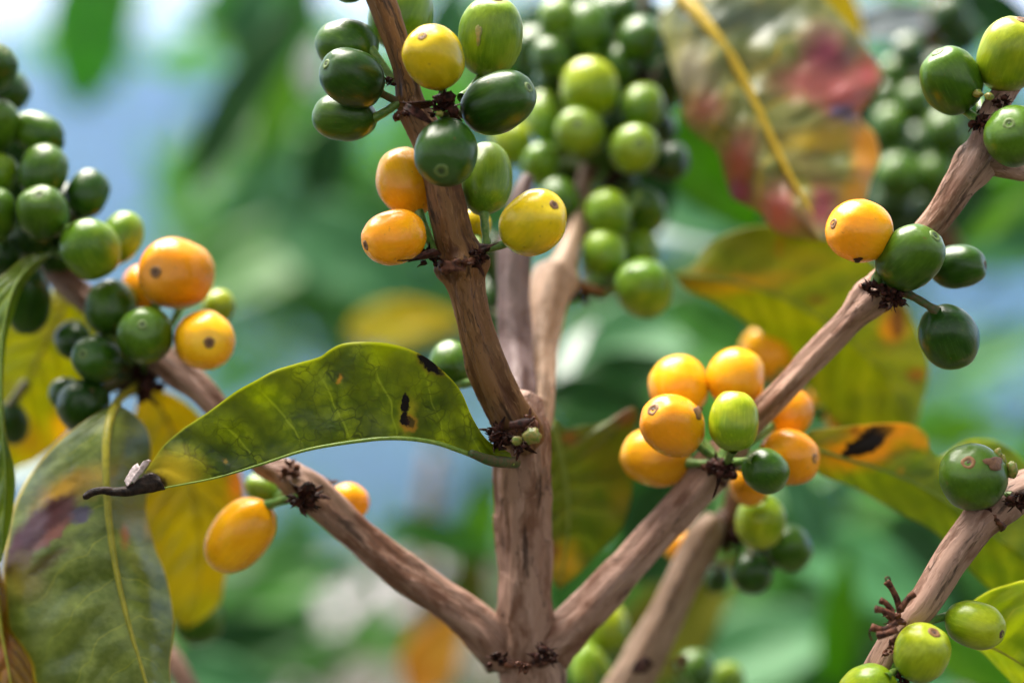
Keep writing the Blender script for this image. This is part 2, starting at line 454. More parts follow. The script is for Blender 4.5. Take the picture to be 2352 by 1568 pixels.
# ------------------------------------------------------------------ leaves
def leaf(label, base, mid, L, R, mat, group=None, skr=None, n=120, m=26, wave=.0, bulge=0.0, rib=None, rib_r=4, rib_side=-1, thick=.00022, quilt=0.0, nv=11, skew=2.2, petiole=None, name='leaf', ribmat=None, stalkmat=None):
    """mid, L, R: polylines (x, y, z) from stalk end to tip"""
    r = empty(name, P(*base)); tag(r, label, 'leaf', group)
    M = catmull(mid, n); A = catmull(L, n); B = catmull(R, n)
    V, Fc, uv, pl = [], [], [], []
    for i in range(n+1):
        s = i/n
        for j in range(-m, m+1):
            t = j/m; E = A[i] if t < 0 else B[i]; a = abs(t)
            x = M[i][0]+(E[0]-M[i][0])*a; y = M[i][1]+(E[1]-M[i][1])*a; z = M[i][2]+(E[2]-M[i][2])*a
            z -= bulge*math.sin(PI*min(1, a))*math.sin(PI*s)
            z += wave*a*a*noise.noise(Vector((s*5.5, (1 if t > 0 else -1)*3.1+len(label)*.37, 0)))
            if quilt:
                u = s*nv-a**1.25*(skr if (skr is not None and t > 0) else skew); z -= .5*quilt*abs(math.sin(PI*u))*math.sin(PI*min(1, a*1.02))
                z += quilt*.8*noise.noise(Vector((x*.013, y*.013, 1)))
            V.append(P(x, y, z)); uv.append((s, t*.5+.5)); pl.append((x/100, y/100))
    w = 2*m+1
    for i in range(n):
        for j in range(w-1):
            a = i*w+j; Fc.append((a, a+1, a+w+1, a+w))
    o = mesh_obj('blade', V, Fc, mat, r)
    me = o.data
    for nm, dat in (('blade', uv), ('plane', pl)):
        ul = me.uv_layers.new(name=nm)
        fl = []
        for lp in me.loops: fl += dat[lp.vertex_index]
        ul.data.foreach_set('uv', fl)
    sm = o.modifiers.new('thickness', 'SOLIDIFY'); sm.thickness = thick; sm.offset = 0
    if rib is not None:
        pts = []
        for i in range(0, n+1, max(1, n//24)):
            q = M[i]; rr = rib_r*(1-.8*i/n)
            pts.append((q[0], q[1], q[2]+rib_side*rr*K(q[2])*.35, rr))
        tube('midrib', pts, ribmat or rib, r, seg=10, step=10)
    if petiole:
        tube('leaf_stalk', petiole, stalkmat or ribmat or rib or STALK, r, seg=12, step=6, rough=.4)
    return r
def bgleaf(label, x, y, z, length, width, ang, mat, tilt=0.0, droop=.25, group=None, cat='leaf', n=26, m=7):
    """whole leaf with its own base, curvature and width; length and width in layout units at distance z, ang in degrees anticlockwise"""
    k = K(z); Lm, Wm = length*k, width*k*.5
    a = math.radians(ang); d = Vector((math.cos(a), 0, math.sin(a))); sd = Vector((-math.sin(a), 0, math.cos(a)))
    tl = math.radians(tilt); sd = sd*math.cos(tl)+Vector((0, 1, 0))*math.sin(tl)
    nr = d.cross(sd).normalized(); c = P(x, y, z)-d*Lm*.5
    V, Fc, uv, pl = [], [], [], []; sdn = len(label)*.7+x*.01
    for i in range(n+1):
        s = i/n; w = Wm*(math.sin(PI*s**.85)**.8)*(1-.25*s)*1.15+Wm*.01
        for j in range(-m, m+1):
            t = j/m
            p = c+d*Lm*s+sd*w*t+nr*(-droop*Lm*(s-.5)**2+.18*Wm*abs(t)+.12*Wm*noise.noise(Vector((s*4, t*2, sdn))))
            V.append(p); uv.append((s, t*.5+.5)); pl.append((s*length/100, t*width/200))
    w2 = 2*m+1
    for i in range(n):
        for j in range(w2-1):
            q = i*w2+j; Fc.append((q, q+1, q+w2+1, q+w2))
    o = mesh_obj('leaf', V, Fc, mat, None, loc=c)
    for nm, dat in (('blade', uv), ('plane', pl)):
        ul = o.data.uv_layers.new(name=nm); fl = []
        for lp in o.data.loops: fl += dat[lp.vertex_index]
        ul.data.foreach_set('uv', fl)
    sm = o.modifiers.new('thickness', 'SOLIDIFY'); sm.thickness = .0004; sm.offset = 0
    return tag(o, label, cat, group)

# ================================================================== STEMS AND BRANCHES
shrub = empty('coffee_shrub', P(1215, 1620, .43))
tag(shrub, 'brown woody stem forking into side branches, with dark dried bracts at its nodes', 'coffee plant')
tube('trunk', [(1232, 1640, .432, 70), (1222, 1540, .430, 74), (1208, 1470, .428, 66), (1206, 1380, .426, 60), (1204, 1250, .424, 60), (1200, 1130, .420, 62),
               (1200, 1060, .416, 62), (1198, 1000, .413, 60), (1200, 950, .412, 52), (1215, 905, .413, 30)], BARK, shrub, step=3, seg=72, rough=1.0, seed=1, square=.7)
tube('branch', [(1206, 1015, .410, 42), (1192, 985, .407, 47), (1160, 930, .404, 46), (1124, 855, .402, 42), (1099, 780, .401, 39), (1081, 710, .400, 38), (1071, 655, .400, 42),
                (1066, 625, .400, 54), (1062, 603, .400, 58), (1056, 578, .400, 46), (1043, 545, .400, 41), (1026, 470, .400, 40), (1011, 400, .401, 40), (985, 320, .401, 37), (958, 268, .401, 36),
                (945, 238, .401, 32), (932, 170, .401, 26), (908, 90, .401, 27), (882, 20, .401, 30), (855, -50, .401, 31), (815, -170, .402, 30), (770, -330, .404, 27), (740, -470, .407, 20)],
     BARKG, shrub, step=3, seg=72, rough=.9, seed=2, square=.9)
tube('side_branch', [(1165, 1510, .430, 52), (1120, 1455, .428, 50), (1060, 1405, .427, 43), (960, 1335, .425, 41), (880, 1275, .424, 40), (800, 1205, .423, 39), (735, 1150, .422, 40), (690, 1115, .423, 42),
                (650, 1085, .426, 32), (600, 1060, .428, 27), (540, 985, .434, 27), (470, 905, .438, 30), (400, 845, .444, 36), (300, 770, .450, 34), (190, 680, .456, 30), (130, 625, .462, 29), (60, 520, .468, 29), (-40, 380, .475, 28), (-160, 180, .482, 24), (-240, -40, .49, 16)],
     BARK, shrub, step=4, seg=60, rough=.9, seed=3, square=.9)
tube('side_branch', [(1250, 1520, .430, 46), (1268, 1478, .428, 50), (1320, 1430, .428, 45), (1400, 1345, .428, 40), (1490, 1245, .427, 37), (1570, 1155, .426, 38), (1620, 1095, .426, 46), (1660, 1050, .426, 42), (1710, 985, .424, 28),
                (1780, 915, .421, 28), (1870, 820, .417, 28), (1950, 735, .413, 30), (2000, 685, .411, 42), (2035, 645, .410, 34), (2100, 560, .407, 28), (2150, 505, .405, 31), (2200, 430, .403, 35), (2245, 365, .402, 44),
                (2262, 320, .402, 30), (2285, 250, .402, 26), (2330, 180, .403, 24), (2420, 60, .405, 22), (2540, -90, .408, 20), (2640, -260, .412, 14)], BARK, shrub, step=3.5, seg=64, rough=.9, seed=4, square=1.0)
tube('twig', [(1290, 640, .464, 12), (1340, 655, .467, 11), (1385, 668, .469, 10), (1430, 660, .471, 8)], BARKG, shrub, step=4, seg=16, rough=1.2, seed=15)
tube('twig', [(2245, 365, .402, 34), (2290, 380, .403, 26), (2350, 395, .405, 20), (2460, 410, .41, 18), (2640, 400, .416, 15), (2800, 360, .42, 10)], BARK, shrub, step=4, seg=32, rough=.9, seed=5)
tube('side_branch', [(1182, 935, .424, 34), (1190, 880, .432, 37), (1184, 800, .440, 36), (1181, 700, .444, 35), (1180, 600, .446, 35), (1188, 520, .448, 30), (1198, 450, .450, 22), (1212, 405, .452, 13)],
     BARKS, shrub, step=4, seg=48, rough=.7, seed=6, square=.8)
tube('side_branch', [(1228, 1010, .424, 28), (1240, 940, .430, 30), (1243, 850, .440, 32), (1250, 760, .450, 36), (1264, 680, .457, 44), (1280, 635, .462, 52), (1294, 604, .464, 30), (1310, 560, .470, 23), (1330, 490, .482, 21), (1347, 410, .496, 20), (1370, 310, .512, 20), (1400, 200, .525, 20), (1440, 80, .53, 20), (1480, -40, .53, 20)], BARKP, shrub, step=4, seg=48, rough=.6, seed=7, square=.8)
node_cluster(shrub, 1022, 247, .392, 58, 16, 11, nb=7, name='dried_bracts')
node_cluster(shrub, 940, 250, .390, 34, 8, 12, nb=3)
node_cluster(shrub, 985, 590, .398, 46, 12, 13, nb=4)
node_cluster(shrub, 1100, 585, .396, 40, 10, 14, nb=4)
node_cluster(shrub, 1060, 615, .388, 46, 4, 15, nb=2, mat=BRACT, spread=.7)
node_cluster(shrub, 1150, 1000, .398, 60, 14, 16, nb=7)
node_cluster(shrub, 1210, 975, .395, 50, 8, 17, nb=4, mat=BRACT)
node_cluster(shrub, 1195, 1020, .392, 46, 9, 18, nb=5)
node_cluster(shrub, 700, 1140, .412, 66, 20, 19, nb=5)
node_cluster(shrub, 665, 1080, .420, 42, 14, 20, nb=3, mat=BRACT)
node_cluster(shrub, 755, 1108, .426, 30, 9, 21, nb=1, mat=BRACT)
node_cluster(shrub, 1655, 1070, .414, 56, 16, 22, nb=8)
node_cluster(shrub, 1612, 1072, .412, 22, 5, 23, nb=2, mat=BRACT)
node_cluster(shrub, 2005, 665, .402, 40, 8, 24, nb=5)
node_cluster(shrub, 2050, 685, .400, 46, 16, 25, nb=7)
node_cluster(shrub, 2250, 285, .398, 40, 10, 26, nb=5)
node_cluster(shrub, 2300, 235, .398, 34, 8, 27, nb=4)
node_cluster(shrub, 1255, 1505, .412, 52, 8, 28, nb=6)
node_cluster(shrub, 1140, 1510, .412, 42, 8, 29, nb=5)
node_cluster(shrub, 1205, 1528, .406, 34, 6, 30, nb=3, mat=BRACT)
node_cluster(shrub, 330, 880, .448, 80, 12, 31, nb=8)
node_cluster(shrub, 40, 560, .462, 90, 14, 32, nb=9)
node_cluster(shrub, 1330, 680, .470, 40, 10, 33, nb=4)
node_cluster(shrub, 1400, 400, .50, 66, 12, 34, nb=7)
node_cluster(shrub, 1455, 170, .51, 80, 14, 35, nb=8)
node_cluster(shrub, 895, 190, .398, 26, 5, 36, nb=2)
br = empty('coffee_branch', P(1960, 1640, .4)); tag(br, 'smooth reddish brown branch in the lower right corner with a tuft of dry brown stalks', 'branch')
for (x, y, z, dx, dy, r, w) in [(1062, 608, .400, .25, 1, 57, 7), (940, 258, .401, .3, 1, 37, 6), (1206, 1512, .428, 0, 1, 74, 9), (722, 1142, .4222, -1, -.72, 42, 6), (1632, 1082, .426, 1, -1.02, 48, 7), (2003, 682, .411, 1, -1.06, 44, 6), (2270, 1182, .4015, 1, -.95, 46, 6), (1186, 985, .4055, .3, 1, 50, 8)]:
    l_ = math.hypot(dx, dy); tx, ty = dx/l_, dy/l_; c_ = P(x, y, z); k_ = K(z); T_ = Vector((tx, 0, -ty)); S_ = Vector((-ty, 0, -tx)); U_ = Vector((0, 1, 0)); V, Fc = [], []
    for i in range(48):
        a_ = 2*PI*i/48; o_ = S_*math.cos(a_)+U_*math.sin(a_); j_ = noise.noise(Vector((math.cos(a_)*2, math.sin(a_)*2, x*.1)))
        for q_ in range(6):
            b_ = 2*PI*q_/6; V.append(c_+o_*(r*.99+w*.55*math.cos(b_)*(1+j_))*k_+T_*(w*math.sin(b_)*(1+.8*j_)+6*j_+8*noise.noise(Vector((math.cos(a_)*5, math.sin(a_)*5, y*.1))))*k_)
    for i in range(48):
        for q_ in range(6): a0 = i*6+q_; a1 = i*6+(q_+1) % 6; b0 = ((i+1) % 48)*6+q_; b1 = ((i+1) % 48)*6+(q_+1) % 6; Fc.append((a0, a1, b1, b0))
    mesh_obj('node_ring', V, Fc, BRACT, br if x > 2200 else shrub)
def flap(a, b, w, seed, mat=BRACTD):
    A_, B_ = P(*a), P(*b); V, Fc = shard(A_, (B_-A_).normalized(), (B_-A_).length, w*K(a[2]), random.Random(seed)); mesh_obj('dried_stipule', V, Fc, mat, shrub)
flap((992, 235, .384), (915, 250, .388), 18, 1); flap((930, 245, .386), (990, 272, .383), 18, 2); flap((1010, 583, .388), (916, 618, .390), 15, 3); flap((1000, 575, .388), (950, 598, .392), 12, 4)
flap((1090, 600, .386), (1122, 620, .386), 20, 5); flap((1020, 605, .386), (1060, 622, .382), 13, 6, BRACT); flap((1170, 975, .388), (1235, 972, .386), 18, 7); flap((1100, 570, .388), (1148, 566, .388), 12, 8)
flap((1655, 1080, .404), (1645, 1150, .404), 10, 9); flap((690, 1160, .406), (700, 1190, .406), 8, 10)
# small green buds at the main fork
for i, (x, y, z, r) in enumerate([(1222, 1001, .385, 19), (1187, 1012, .386, 11), 
                                  (2245, 215, .398, 11), (2272, 222, .396, 10), (1010, 262, .384, 8)]):
    rnd = random.Random(i+50); V, Fc = blob(P(x, y, z), r*K(z), rnd, 1.1, .9); mesh_obj('bud', V, Fc, BUD, shrub)

rb = empty('coffee_branch', P(1440, 1600, .47)); tag(rb, 'short brown coffee branch leaning up behind the forked right side branch', 'branch')
tube('bark', [(1400, 1640, .478, 52), (1450, 1560, .474, 46), (1490, 1490, .472, 42), (1545, 1380, .469, 38), (1590, 1290, .467, 39), (1625, 1220, .466, 36), (1645, 1188, .466, 22)], BARKP, rb, step=4, seg=44, rough=.7, seed=9, square=.6)
tube('twig', [(1620, 1230, .472, 30), (1680, 1190, .474, 34), (1700, 1120, .474, 28), (1710, 1040, .476, 22)], BARKG, rb, step=4, seg=32, rough=.8, seed=19)
node_cluster(rb, 1475, 1525, .455, 40, 8, 41, nb=4)
node_cluster(rb, 1560, 1520, .462, 36, 8, 42, nb=4, mat=BRACT)
node_cluster(rb, 1690, 1240, .470, 56, 8, 43, nb=6)
lb = empty('coffee_branch', P(440, 1600, .5)); tag(lb, 'thin reddish brown branch tip below the mottled drooping leaf at the bottom edge', 'branch')
tube('bark', [(470, 1640, .5, 24), (430, 1575, .5, 24), (385, 1500, .505, 24), (340, 1440, .51, 24)], BARK, lb, step=5, seg=30, rough=.7, seed=10)
tube('bark', [(1970, 1660, .396, 38), (2010, 1560, .396, 36), (2040, 1500, .396, 33), (2075, 1440, .396, 31), (2120, 1385, .396, 35), (2180, 1290, .398, 38), (2240, 1210, .400, 40), (2285, 1165, .402, 48), (2340, 1130, .404, 42), (2440, 1080, .41, 40), (2620, 960, .416, 34), (2800, 800, .42, 24)],
     BARK, br, step=3, seg=60, rough=.55, seed=11, square=.6)
node_cluster(br, 2338, 1145, .392, 44, 12, 44, nb=6)
node_cluster(br, 2052, 1420, .392, 40, 12, 45, nb=6, mat=BRACT)
node_cluster(br, 2045, 1490, .390, 34, 7, 46, nb=4, mat=BRACT)
node_cluster(br, 2075, 1555, .390, 30, 7, 47, nb=4)
for i, p in enumerate([[(2068, 1405), (2060, 1375), (2048, 1350), (2037, 1335)], [(2068, 1400), (2085, 1375), (2100, 1362)], [(2050, 1405), (2035, 1385), (2022, 1378)], [(2060, 1430), (2030, 1445), (2002, 1440)],
                       [(2060, 1445), (2035, 1455), (2015, 1460)], [(2055, 1415), (2030, 1402), (2010, 1398)], [(2037, 1335), (2034, 1327), (2041, 1324), (2045, 1332)], [(2000, 1442), (1997, 1455), (2003, 1470)]]):
    m = len(p)-1; thin = i >= 6
    tube('dry_stalk', [(x, y, .388-.0012*i, (2.2 if thin else (8.5-2*j/m if j < m else 10))) for j, (x, y) in enumerate(p)], BRACT, br, step=3, seg=14, rough=0 if thin else 1.6, seed=20+i)

# ================================================================== CHERRIES
N1 = (985, 240, .399); N1l = (915, 235, .401); N2l = (1000, 585, .401); N2r = (1105, 575, .400)
G = 'coffee cherries at the upper node of the main stem'
cherry(797, 106, .408, 77, 62, (735, 90), 'gr', 'dull mid green cherry at the top of the left trio beside the upper stem', (905, 190, .403), group=G, away=True)
cherry(809, 179, .394, 78, 66, (752, 153), 'dk', 'dark green cherry in the middle of the left trio, round calyx scar showing', N1l, group=G)
cherry(792, 269, .403, 78, 55, (720, 262), 'gr', 'low flat green cherry under the dark one in the left trio beside the upper stem', N1l, group=G, away=True)
cherry(921, 30, .418, 90, 74, (935, -50), 'lg', 'light green cherry half hidden behind the upper stem at its top', (960, 190, .405), group=G, away=True)
cherry(996, 132, .387, 78, 69, (972, 92), 'ye', 'yellow cherry lying in front of the upper stem with a brown calyx scar', (1010, 235, .394), group=G)
c6 = cherry(1125, 84, .402, 92, 75, (1140, 2), 'lg', 'large pale green scratched cherry right of the yellow one', (1060, 225, .398), group=G, calyx='b')
cherry(1145, 236, .392, 93, 69, (1217, 208), 'dk', 'glossy dark green cherry lying on its side and pointing right at the upper node', (1035, 245, .396), group=G)
cherry(1025, 350, .385, 84, 73, (1016, 401), 'dk', 'dark green cherry hanging straight down over the stem below the upper node', (1020, 265, .388), group=G)
cherry(797, -48, .405, 56, 50, (760, -80), 'dk', 'sliver of a dark green cherry cut off by the top edge left of the stem', (880, -20, .403), group=G)
G = 'coffee cherries at the second node of the main stem'
cherry(934, 418, .407, 84, 70, (905, 348), 'oy', 'large golden cherry tucked behind the stem, smooth and without visible scar', N2l, group=G, away=True)
cherry(1116, 411, .406, 88, 62, (1120, 330), 'lg', 'upright light green cherry right of the stem between the dark green and the yellow one', (1118, 560, .402), group=G, away=True)
cherry(905, 545, .394, 77, 63, (841, 566), 'or', 'small orange cherry at the second node pointing left', N2l, group=G)
cherry(1225, 513, .390, 90, 71, (1273, 474), 'ye', 'bright yellow cherry at the second node pointing up to the right, wrinkled brown scar', N2r, group=G)
cherry(1094, 515, .416, 40, 34, (1094, 480), 'ye', 'patch of a yellow cherry behind the stalks at the second node', N2r, group=G, away=True)
cherry(1035, 838, .428, 60, 52, (1030, 790), 'gr', 'single green cherry behind the main stem above the arched leaf', (1110, 870, .420), away=True)
GL = 'coffee cherries crowded on the left branch'
A = (40, 560, .468); B2 = (330, 860, .452)
for a in [
 (-17, 155, .440, 62, 53, (20, 120), 'dk', 'dark green cherry cut by the left edge, topmost of the left cluster', A, False),
 (-6, 290, .442, 64, 48, (20, 240), 'gr', 'green cherry cut by the left edge under the topmost one', A, False),
 (87, 305, .446, 64, 48, (30, 280), 'gr', 'green cherry leaning right near the top of the left cluster', A, True),
 (101, 393, .438, 66, 55, (110, 335), 'gr', 'pale topped green cherry on the upper slope of the left cluster', A, True),
 (-6, 400, .440, 52, 46, (10, 360), 'lg', 'light green cherry peeping in at the left edge beside the pale topped one', A, True),
 (201, 444, .444, 58, 48, (215, 395), 'dk', 'dark green cherry standing out against the blue hill, left cluster', A, True),
 (98, 488, .430, 68, 58, (105, 450), 'gr', 'green cherry facing forward with a faint scar, middle of the left cluster', A, False),
 (-12, 492, .432, 64, 50, (0, 440), 'gr', 'green cherry cut by the left edge beside the forward facing one', A, False),
 (209, 572, .430, 73, 66, (240, 620), 'lg', 'big light green cherry at the lower right of the upper left cluster', A, True),
 (276, 546, .440, 66, 49, (300, 490), 'lg', 'light green cherry half behind the big light green one', A, True),
 (405, 628, .434, 96, 82, (374, 628), 'or', 'largest orange cherry of the left branch with a pinkish scar', B2, False),
 (335, 660, .452, 60, 50, (300, 630), 'or', 'shaded orange cherry mostly hidden behind the largest orange one', B2, True),
 (469, 782, .430, 82, 69, (495, 787), 'oy', 'golden orange cherry below the largest orange one with a brown scar', B2, False),
 (502, 704, .455, 42, 37, (510, 670), 'yg', 'small pale yellow green cherry behind the two orange ones', B2, True),
 (254, 706, .440, 66, 58, (260, 645), 'gr', 'green cherry between the big light green and the orange cherry', B2, True),
 (334, 769, .428, 72, 64, (341, 745), 'gr', 'green cherry with a grey brown scar below the largest orange one', B2, False),
 (223, 825, .432, 62, 54, (203, 812), 'dk', 'dark green cherry with a pale scar at the lower left of the orange ones', B2, False),
 (168, 782, .450, 48, 42, (150, 750), 'dk', 'small dark green cherry peeping out left of the scarred dark one', B2, True),
 (192, 932, .436, 70, 60, (170, 965), 'dk', 'dark green cherry hanging lowest over the mottled leaf', B2, True),
 (150, 905, .446, 40, 36, (130, 880), 'dk', 'small dark bump of a cherry at the upper side of the lowest one', B2, True),
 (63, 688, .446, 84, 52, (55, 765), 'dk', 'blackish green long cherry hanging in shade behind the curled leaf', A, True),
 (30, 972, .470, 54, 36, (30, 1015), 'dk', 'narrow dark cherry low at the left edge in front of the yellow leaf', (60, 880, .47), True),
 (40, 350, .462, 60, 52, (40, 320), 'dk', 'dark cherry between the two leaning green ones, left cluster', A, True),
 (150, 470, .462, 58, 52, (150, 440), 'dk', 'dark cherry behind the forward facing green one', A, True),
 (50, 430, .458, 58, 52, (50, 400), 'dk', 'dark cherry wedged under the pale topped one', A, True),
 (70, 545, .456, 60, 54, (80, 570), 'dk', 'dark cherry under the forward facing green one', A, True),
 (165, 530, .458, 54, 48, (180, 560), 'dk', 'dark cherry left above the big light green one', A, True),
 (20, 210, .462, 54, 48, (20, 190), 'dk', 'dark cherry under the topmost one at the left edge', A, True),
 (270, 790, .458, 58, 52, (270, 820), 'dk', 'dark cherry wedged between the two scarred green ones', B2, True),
 (15, 590, .454, 56, 50, (0, 620), 'dk', 'dark cherry put in as the shadow in the gap above the curled leaf', A, True),  # dark fruit added where shadow lies between the cherries
 (135, 590, .462, 56, 48, (150, 640), 'dk', 'dark cherry put in as the shadow behind the big light green one', A, True),  # dark skin colour carries the shadow here
 (300, 860, .462, 54, 48, (290, 890), 'dk', 'dark cherry put in as the black shadow under the scarred green one', B2, True),  # dark fruit added for the black shadow area
]:
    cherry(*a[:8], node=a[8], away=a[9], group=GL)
y1 = cherry(553, 1229, .424, 100, 69, (490, 1303), 'oy', 'long golden yellow cherry hanging alone on a green stalk below the arched leaf', (690, 1142, .418), away=True)
cherry(802, 1152, .440, 46, 42, (835, 1170), 'or', 'small orange cherry behind the lower left branch', (750, 1130, .435), away=True)
cherry(604, 1124, .445, 44, 34, (570, 1100), 'lg', 'pale green young fruit just above the long golden yellow cherry', (680, 1110, .43), away=True, parts=True)
cherry(455, 1418, .50, 62, 58, (470, 1360), 'gr', 'blurred dark olive cherry beside the lower part of the yellow leaf', (400, 1350, .505), away=True)
cherry(376, 1325, .50, 50, 34, (370, 1290), 'gr', 'green cherry edge peeping out behind the wavy edge of the mottled leaf', (400, 1380, .52), away=True)
GM = 'blurred green cherries of the middle cluster'
Ma = (1400, 380, .50); Mb = (1350, 660, .470); Mc = (1455, 150, .51)
for a in [
 (1281, 40, .505, 52, 44, (1290, 0), 'lg', 'pale green cherry at the upper left of the middle cluster', Mc),
 (1350, 68, .505, 66, 54, (1350, 10), 'gr', 'green cherry at the top of the middle cluster beside the pale one', Mc),
 (1266, 132, .500, 50, 44, (1255, 90), 'gr', 'green cherry with a bright top left of the yellowish one', Mc),
 (1268, 186, .508, 44, 40, (1250, 200), 'dk', 'dark cherry under the bright topped one', Ma),
 (1434, 20, .51, 40, 36, (1440, -10), 'gr', 'small green cherry at the top edge above the mottled leaf stalk', Mc),
 (1472, 90, .500, 66, 50, (1475, 60), 'gr', 'green cherry with a yellowish cap in the upper right of the middle cluster', Mc),
 (1355, 204, .490, 70, 66, (1355, 140), 'yg', 'yellow green cherry standing out in the middle cluster', Ma),
 (1252, 268, .500, 64, 42, (1250, 210), 'lg', 'light green cherry right behind the glossy dark side lying one', Ma),
 (1176, 328, .506, 54, 48, (1170, 280), 'yg', 'pale yellowish cherry between the dark hanging cherry and the middle cluster', Ma),
 (1333, 306, .486, 64, 60, (1325, 290), 'lg', 'light green cherry with a faint scar in the centre of the middle cluster', Ma),
 (1476, 248, .490, 60, 50, (1490, 200), 'lg', 'light green cherry tilted right below the dark gap', Ma),
 (1457, 343, .480, 63, 58, (1465, 335), 'lg', 'light green cherry with a brown dot scar right of the centre', Ma),
 (1541, 372, .494, 52, 42, (1560, 340), 'dk', 'dark green cherry at the right end of the middle cluster', Ma),
 (1242, 377, .490, 50, 44, (1240, 410), 'lg', 'light green cherry just above the broken grey twig', Ma),
 (1284, 466, .482, 60, 51, (1280, 415), 'gr', 'green cherry behind the bright yellow one', Ma),
 (1396, 492, .478, 58, 54, (1390, 440), 'lg', 'light green cherry under the dark gap right of the brown stem', Mb),
 (1482, 482, .486, 60, 48, (1500, 520), 'gr', 'green cherry right of the light one under the dark gap', Mb),
 (1385, 584, .474, 58, 54, (1385, 530), 'lg', 'light green cherry hanging just above the forking knot', Mb),
 (1466, 572, .486, 52, 46, (1470, 530), 'lg', 'small pale green cherry peeping out behind two light ones', Mb),
 (1479, 663, .466, 71, 66, (1510, 700), 'lg', 'largest and lowest cherry of the middle cluster, at the tip of the olive leaf', (1415, 655, .470)),
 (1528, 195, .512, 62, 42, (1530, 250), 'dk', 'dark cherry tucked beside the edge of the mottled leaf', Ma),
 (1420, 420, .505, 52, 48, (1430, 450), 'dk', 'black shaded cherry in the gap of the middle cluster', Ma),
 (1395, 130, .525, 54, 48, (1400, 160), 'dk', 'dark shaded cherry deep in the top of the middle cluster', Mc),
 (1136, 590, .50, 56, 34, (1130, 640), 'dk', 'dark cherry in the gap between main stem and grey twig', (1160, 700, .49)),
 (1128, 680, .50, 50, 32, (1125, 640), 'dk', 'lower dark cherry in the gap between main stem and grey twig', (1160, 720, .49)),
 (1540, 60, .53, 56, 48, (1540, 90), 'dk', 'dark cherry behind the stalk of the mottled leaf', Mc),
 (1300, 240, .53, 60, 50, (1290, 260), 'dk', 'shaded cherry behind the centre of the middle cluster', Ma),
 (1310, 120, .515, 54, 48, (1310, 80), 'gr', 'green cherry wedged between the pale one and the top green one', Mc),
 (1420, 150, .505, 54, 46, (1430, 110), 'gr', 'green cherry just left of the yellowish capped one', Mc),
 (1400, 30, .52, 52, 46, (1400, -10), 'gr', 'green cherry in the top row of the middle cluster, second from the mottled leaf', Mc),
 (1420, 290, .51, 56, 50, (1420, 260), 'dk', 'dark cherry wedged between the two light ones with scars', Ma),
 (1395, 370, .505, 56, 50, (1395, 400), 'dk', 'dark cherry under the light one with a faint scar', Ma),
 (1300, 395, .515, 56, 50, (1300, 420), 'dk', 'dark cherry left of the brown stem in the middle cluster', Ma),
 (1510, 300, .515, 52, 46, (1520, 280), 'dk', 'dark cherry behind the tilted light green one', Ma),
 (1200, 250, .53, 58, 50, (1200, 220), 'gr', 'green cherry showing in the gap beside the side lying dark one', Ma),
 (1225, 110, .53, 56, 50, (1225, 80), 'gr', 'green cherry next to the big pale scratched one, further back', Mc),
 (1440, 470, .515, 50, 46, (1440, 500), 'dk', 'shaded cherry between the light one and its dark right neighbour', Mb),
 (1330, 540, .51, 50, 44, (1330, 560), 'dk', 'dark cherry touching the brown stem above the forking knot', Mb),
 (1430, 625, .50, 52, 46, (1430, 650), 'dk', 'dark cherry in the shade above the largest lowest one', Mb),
 (1370, 665, .472, 40, 22, (1340, 655), 'gr', 'small unripe green fruit close to the forking knot', Mb),
]:
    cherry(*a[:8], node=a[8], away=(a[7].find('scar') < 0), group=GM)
GR = 'ripening cherries on the right side branch'
R = (1655, 1065, .420)
cherry(1558, 887, .432, 72, 68, (1550, 825), 'oy', 'golden cherry at the upper left of the ripe right cluster', R, group=GR, away=True)
cherry(1690, 867, .430, 71, 66, (1700, 805), 'oy', 'golden cherry at the top of the ripe right cluster above the yellow green one', R, group=GR, away=True)
r3 = cherry(1545, 976, .408, 83, 70, (1494, 937), 'or', 'front orange cherry of the ripe right cluster with two small scars', R, group=GR)
cherry(1504, 1050, .428, 84, 67, (1435, 1040), 'oy', 'golden cherry lowest at the left of the ripe right cluster', R, group=GR, away=True)
cherry(1686, 966, .406, 70, 58, (1690, 897), 'yg', 'bright yellow green cherry in the middle of the ripe right cluster', (1665, 1065, .415), group=GR, away=True)
cherry(1808, 948, .438, 62, 56, (1850, 920), 'or', 'orange cherry behind the branch right of the yellow green one', R, group=GR, away=True)
cherry(1812, 1050, .424, 72, 64, (1866, 1049), 'or', 'orange cherry at the right end of the ripe cluster, dark scar facing right', R, group=GR)
cherry(1759, 1082, .410, 57, 52, (1790, 1110), 'gr', 'small green cherry in front of the right hand orange one', R, group=GR, away=True)
cherry(1722, 1112, .440, 52, 46, (1730, 1150), 'or', 'orange cherry in shade between two small green ones', R, group=GR, away=True)
cherry(1747, 1198, .450, 63, 57, (1740, 1250), 'yg', 'olive cherry hanging below the ripe right cluster', (1705, 1130, .452), group=GR, away=True)
cherry(1812, 1258, .462, 58, 52, (1840, 1290), 'gr', 'dark olive cherry lower right of the hanging olive one', (1715, 1170, .462), group=GR, away=True)
cherry(1727, 1316, .460, 50, 46, (1730, 1360), 'dk', 'blackish green cherry lowest under the ripe right cluster', (1705, 1200, .465), group=GR, away=True)
cherry(1775, 1262, .472, 46, 42, (1775, 1300), 'dk', 'dark cherry hidden between the three hanging below the ripe cluster', (1710, 1180, .465), group=GR, away=True)
cherry(1757, 812, .495, 64, 58, (1730, 770), 'oy', 'blurred golden cherry behind the top of the ripe cluster', (1830, 860, .49), away=True)
cherry(1898, 900, .50, 52, 40, (1910, 860), 'or', 'blurred orange cherry against the yellow green leaf', (1860, 940, .49), away=True)
cherry(1938, 955, .505, 48, 44, (1950, 990), 'or', 'blurred amber cherry above the black patched leaf', (1880, 950, .49), away=True)
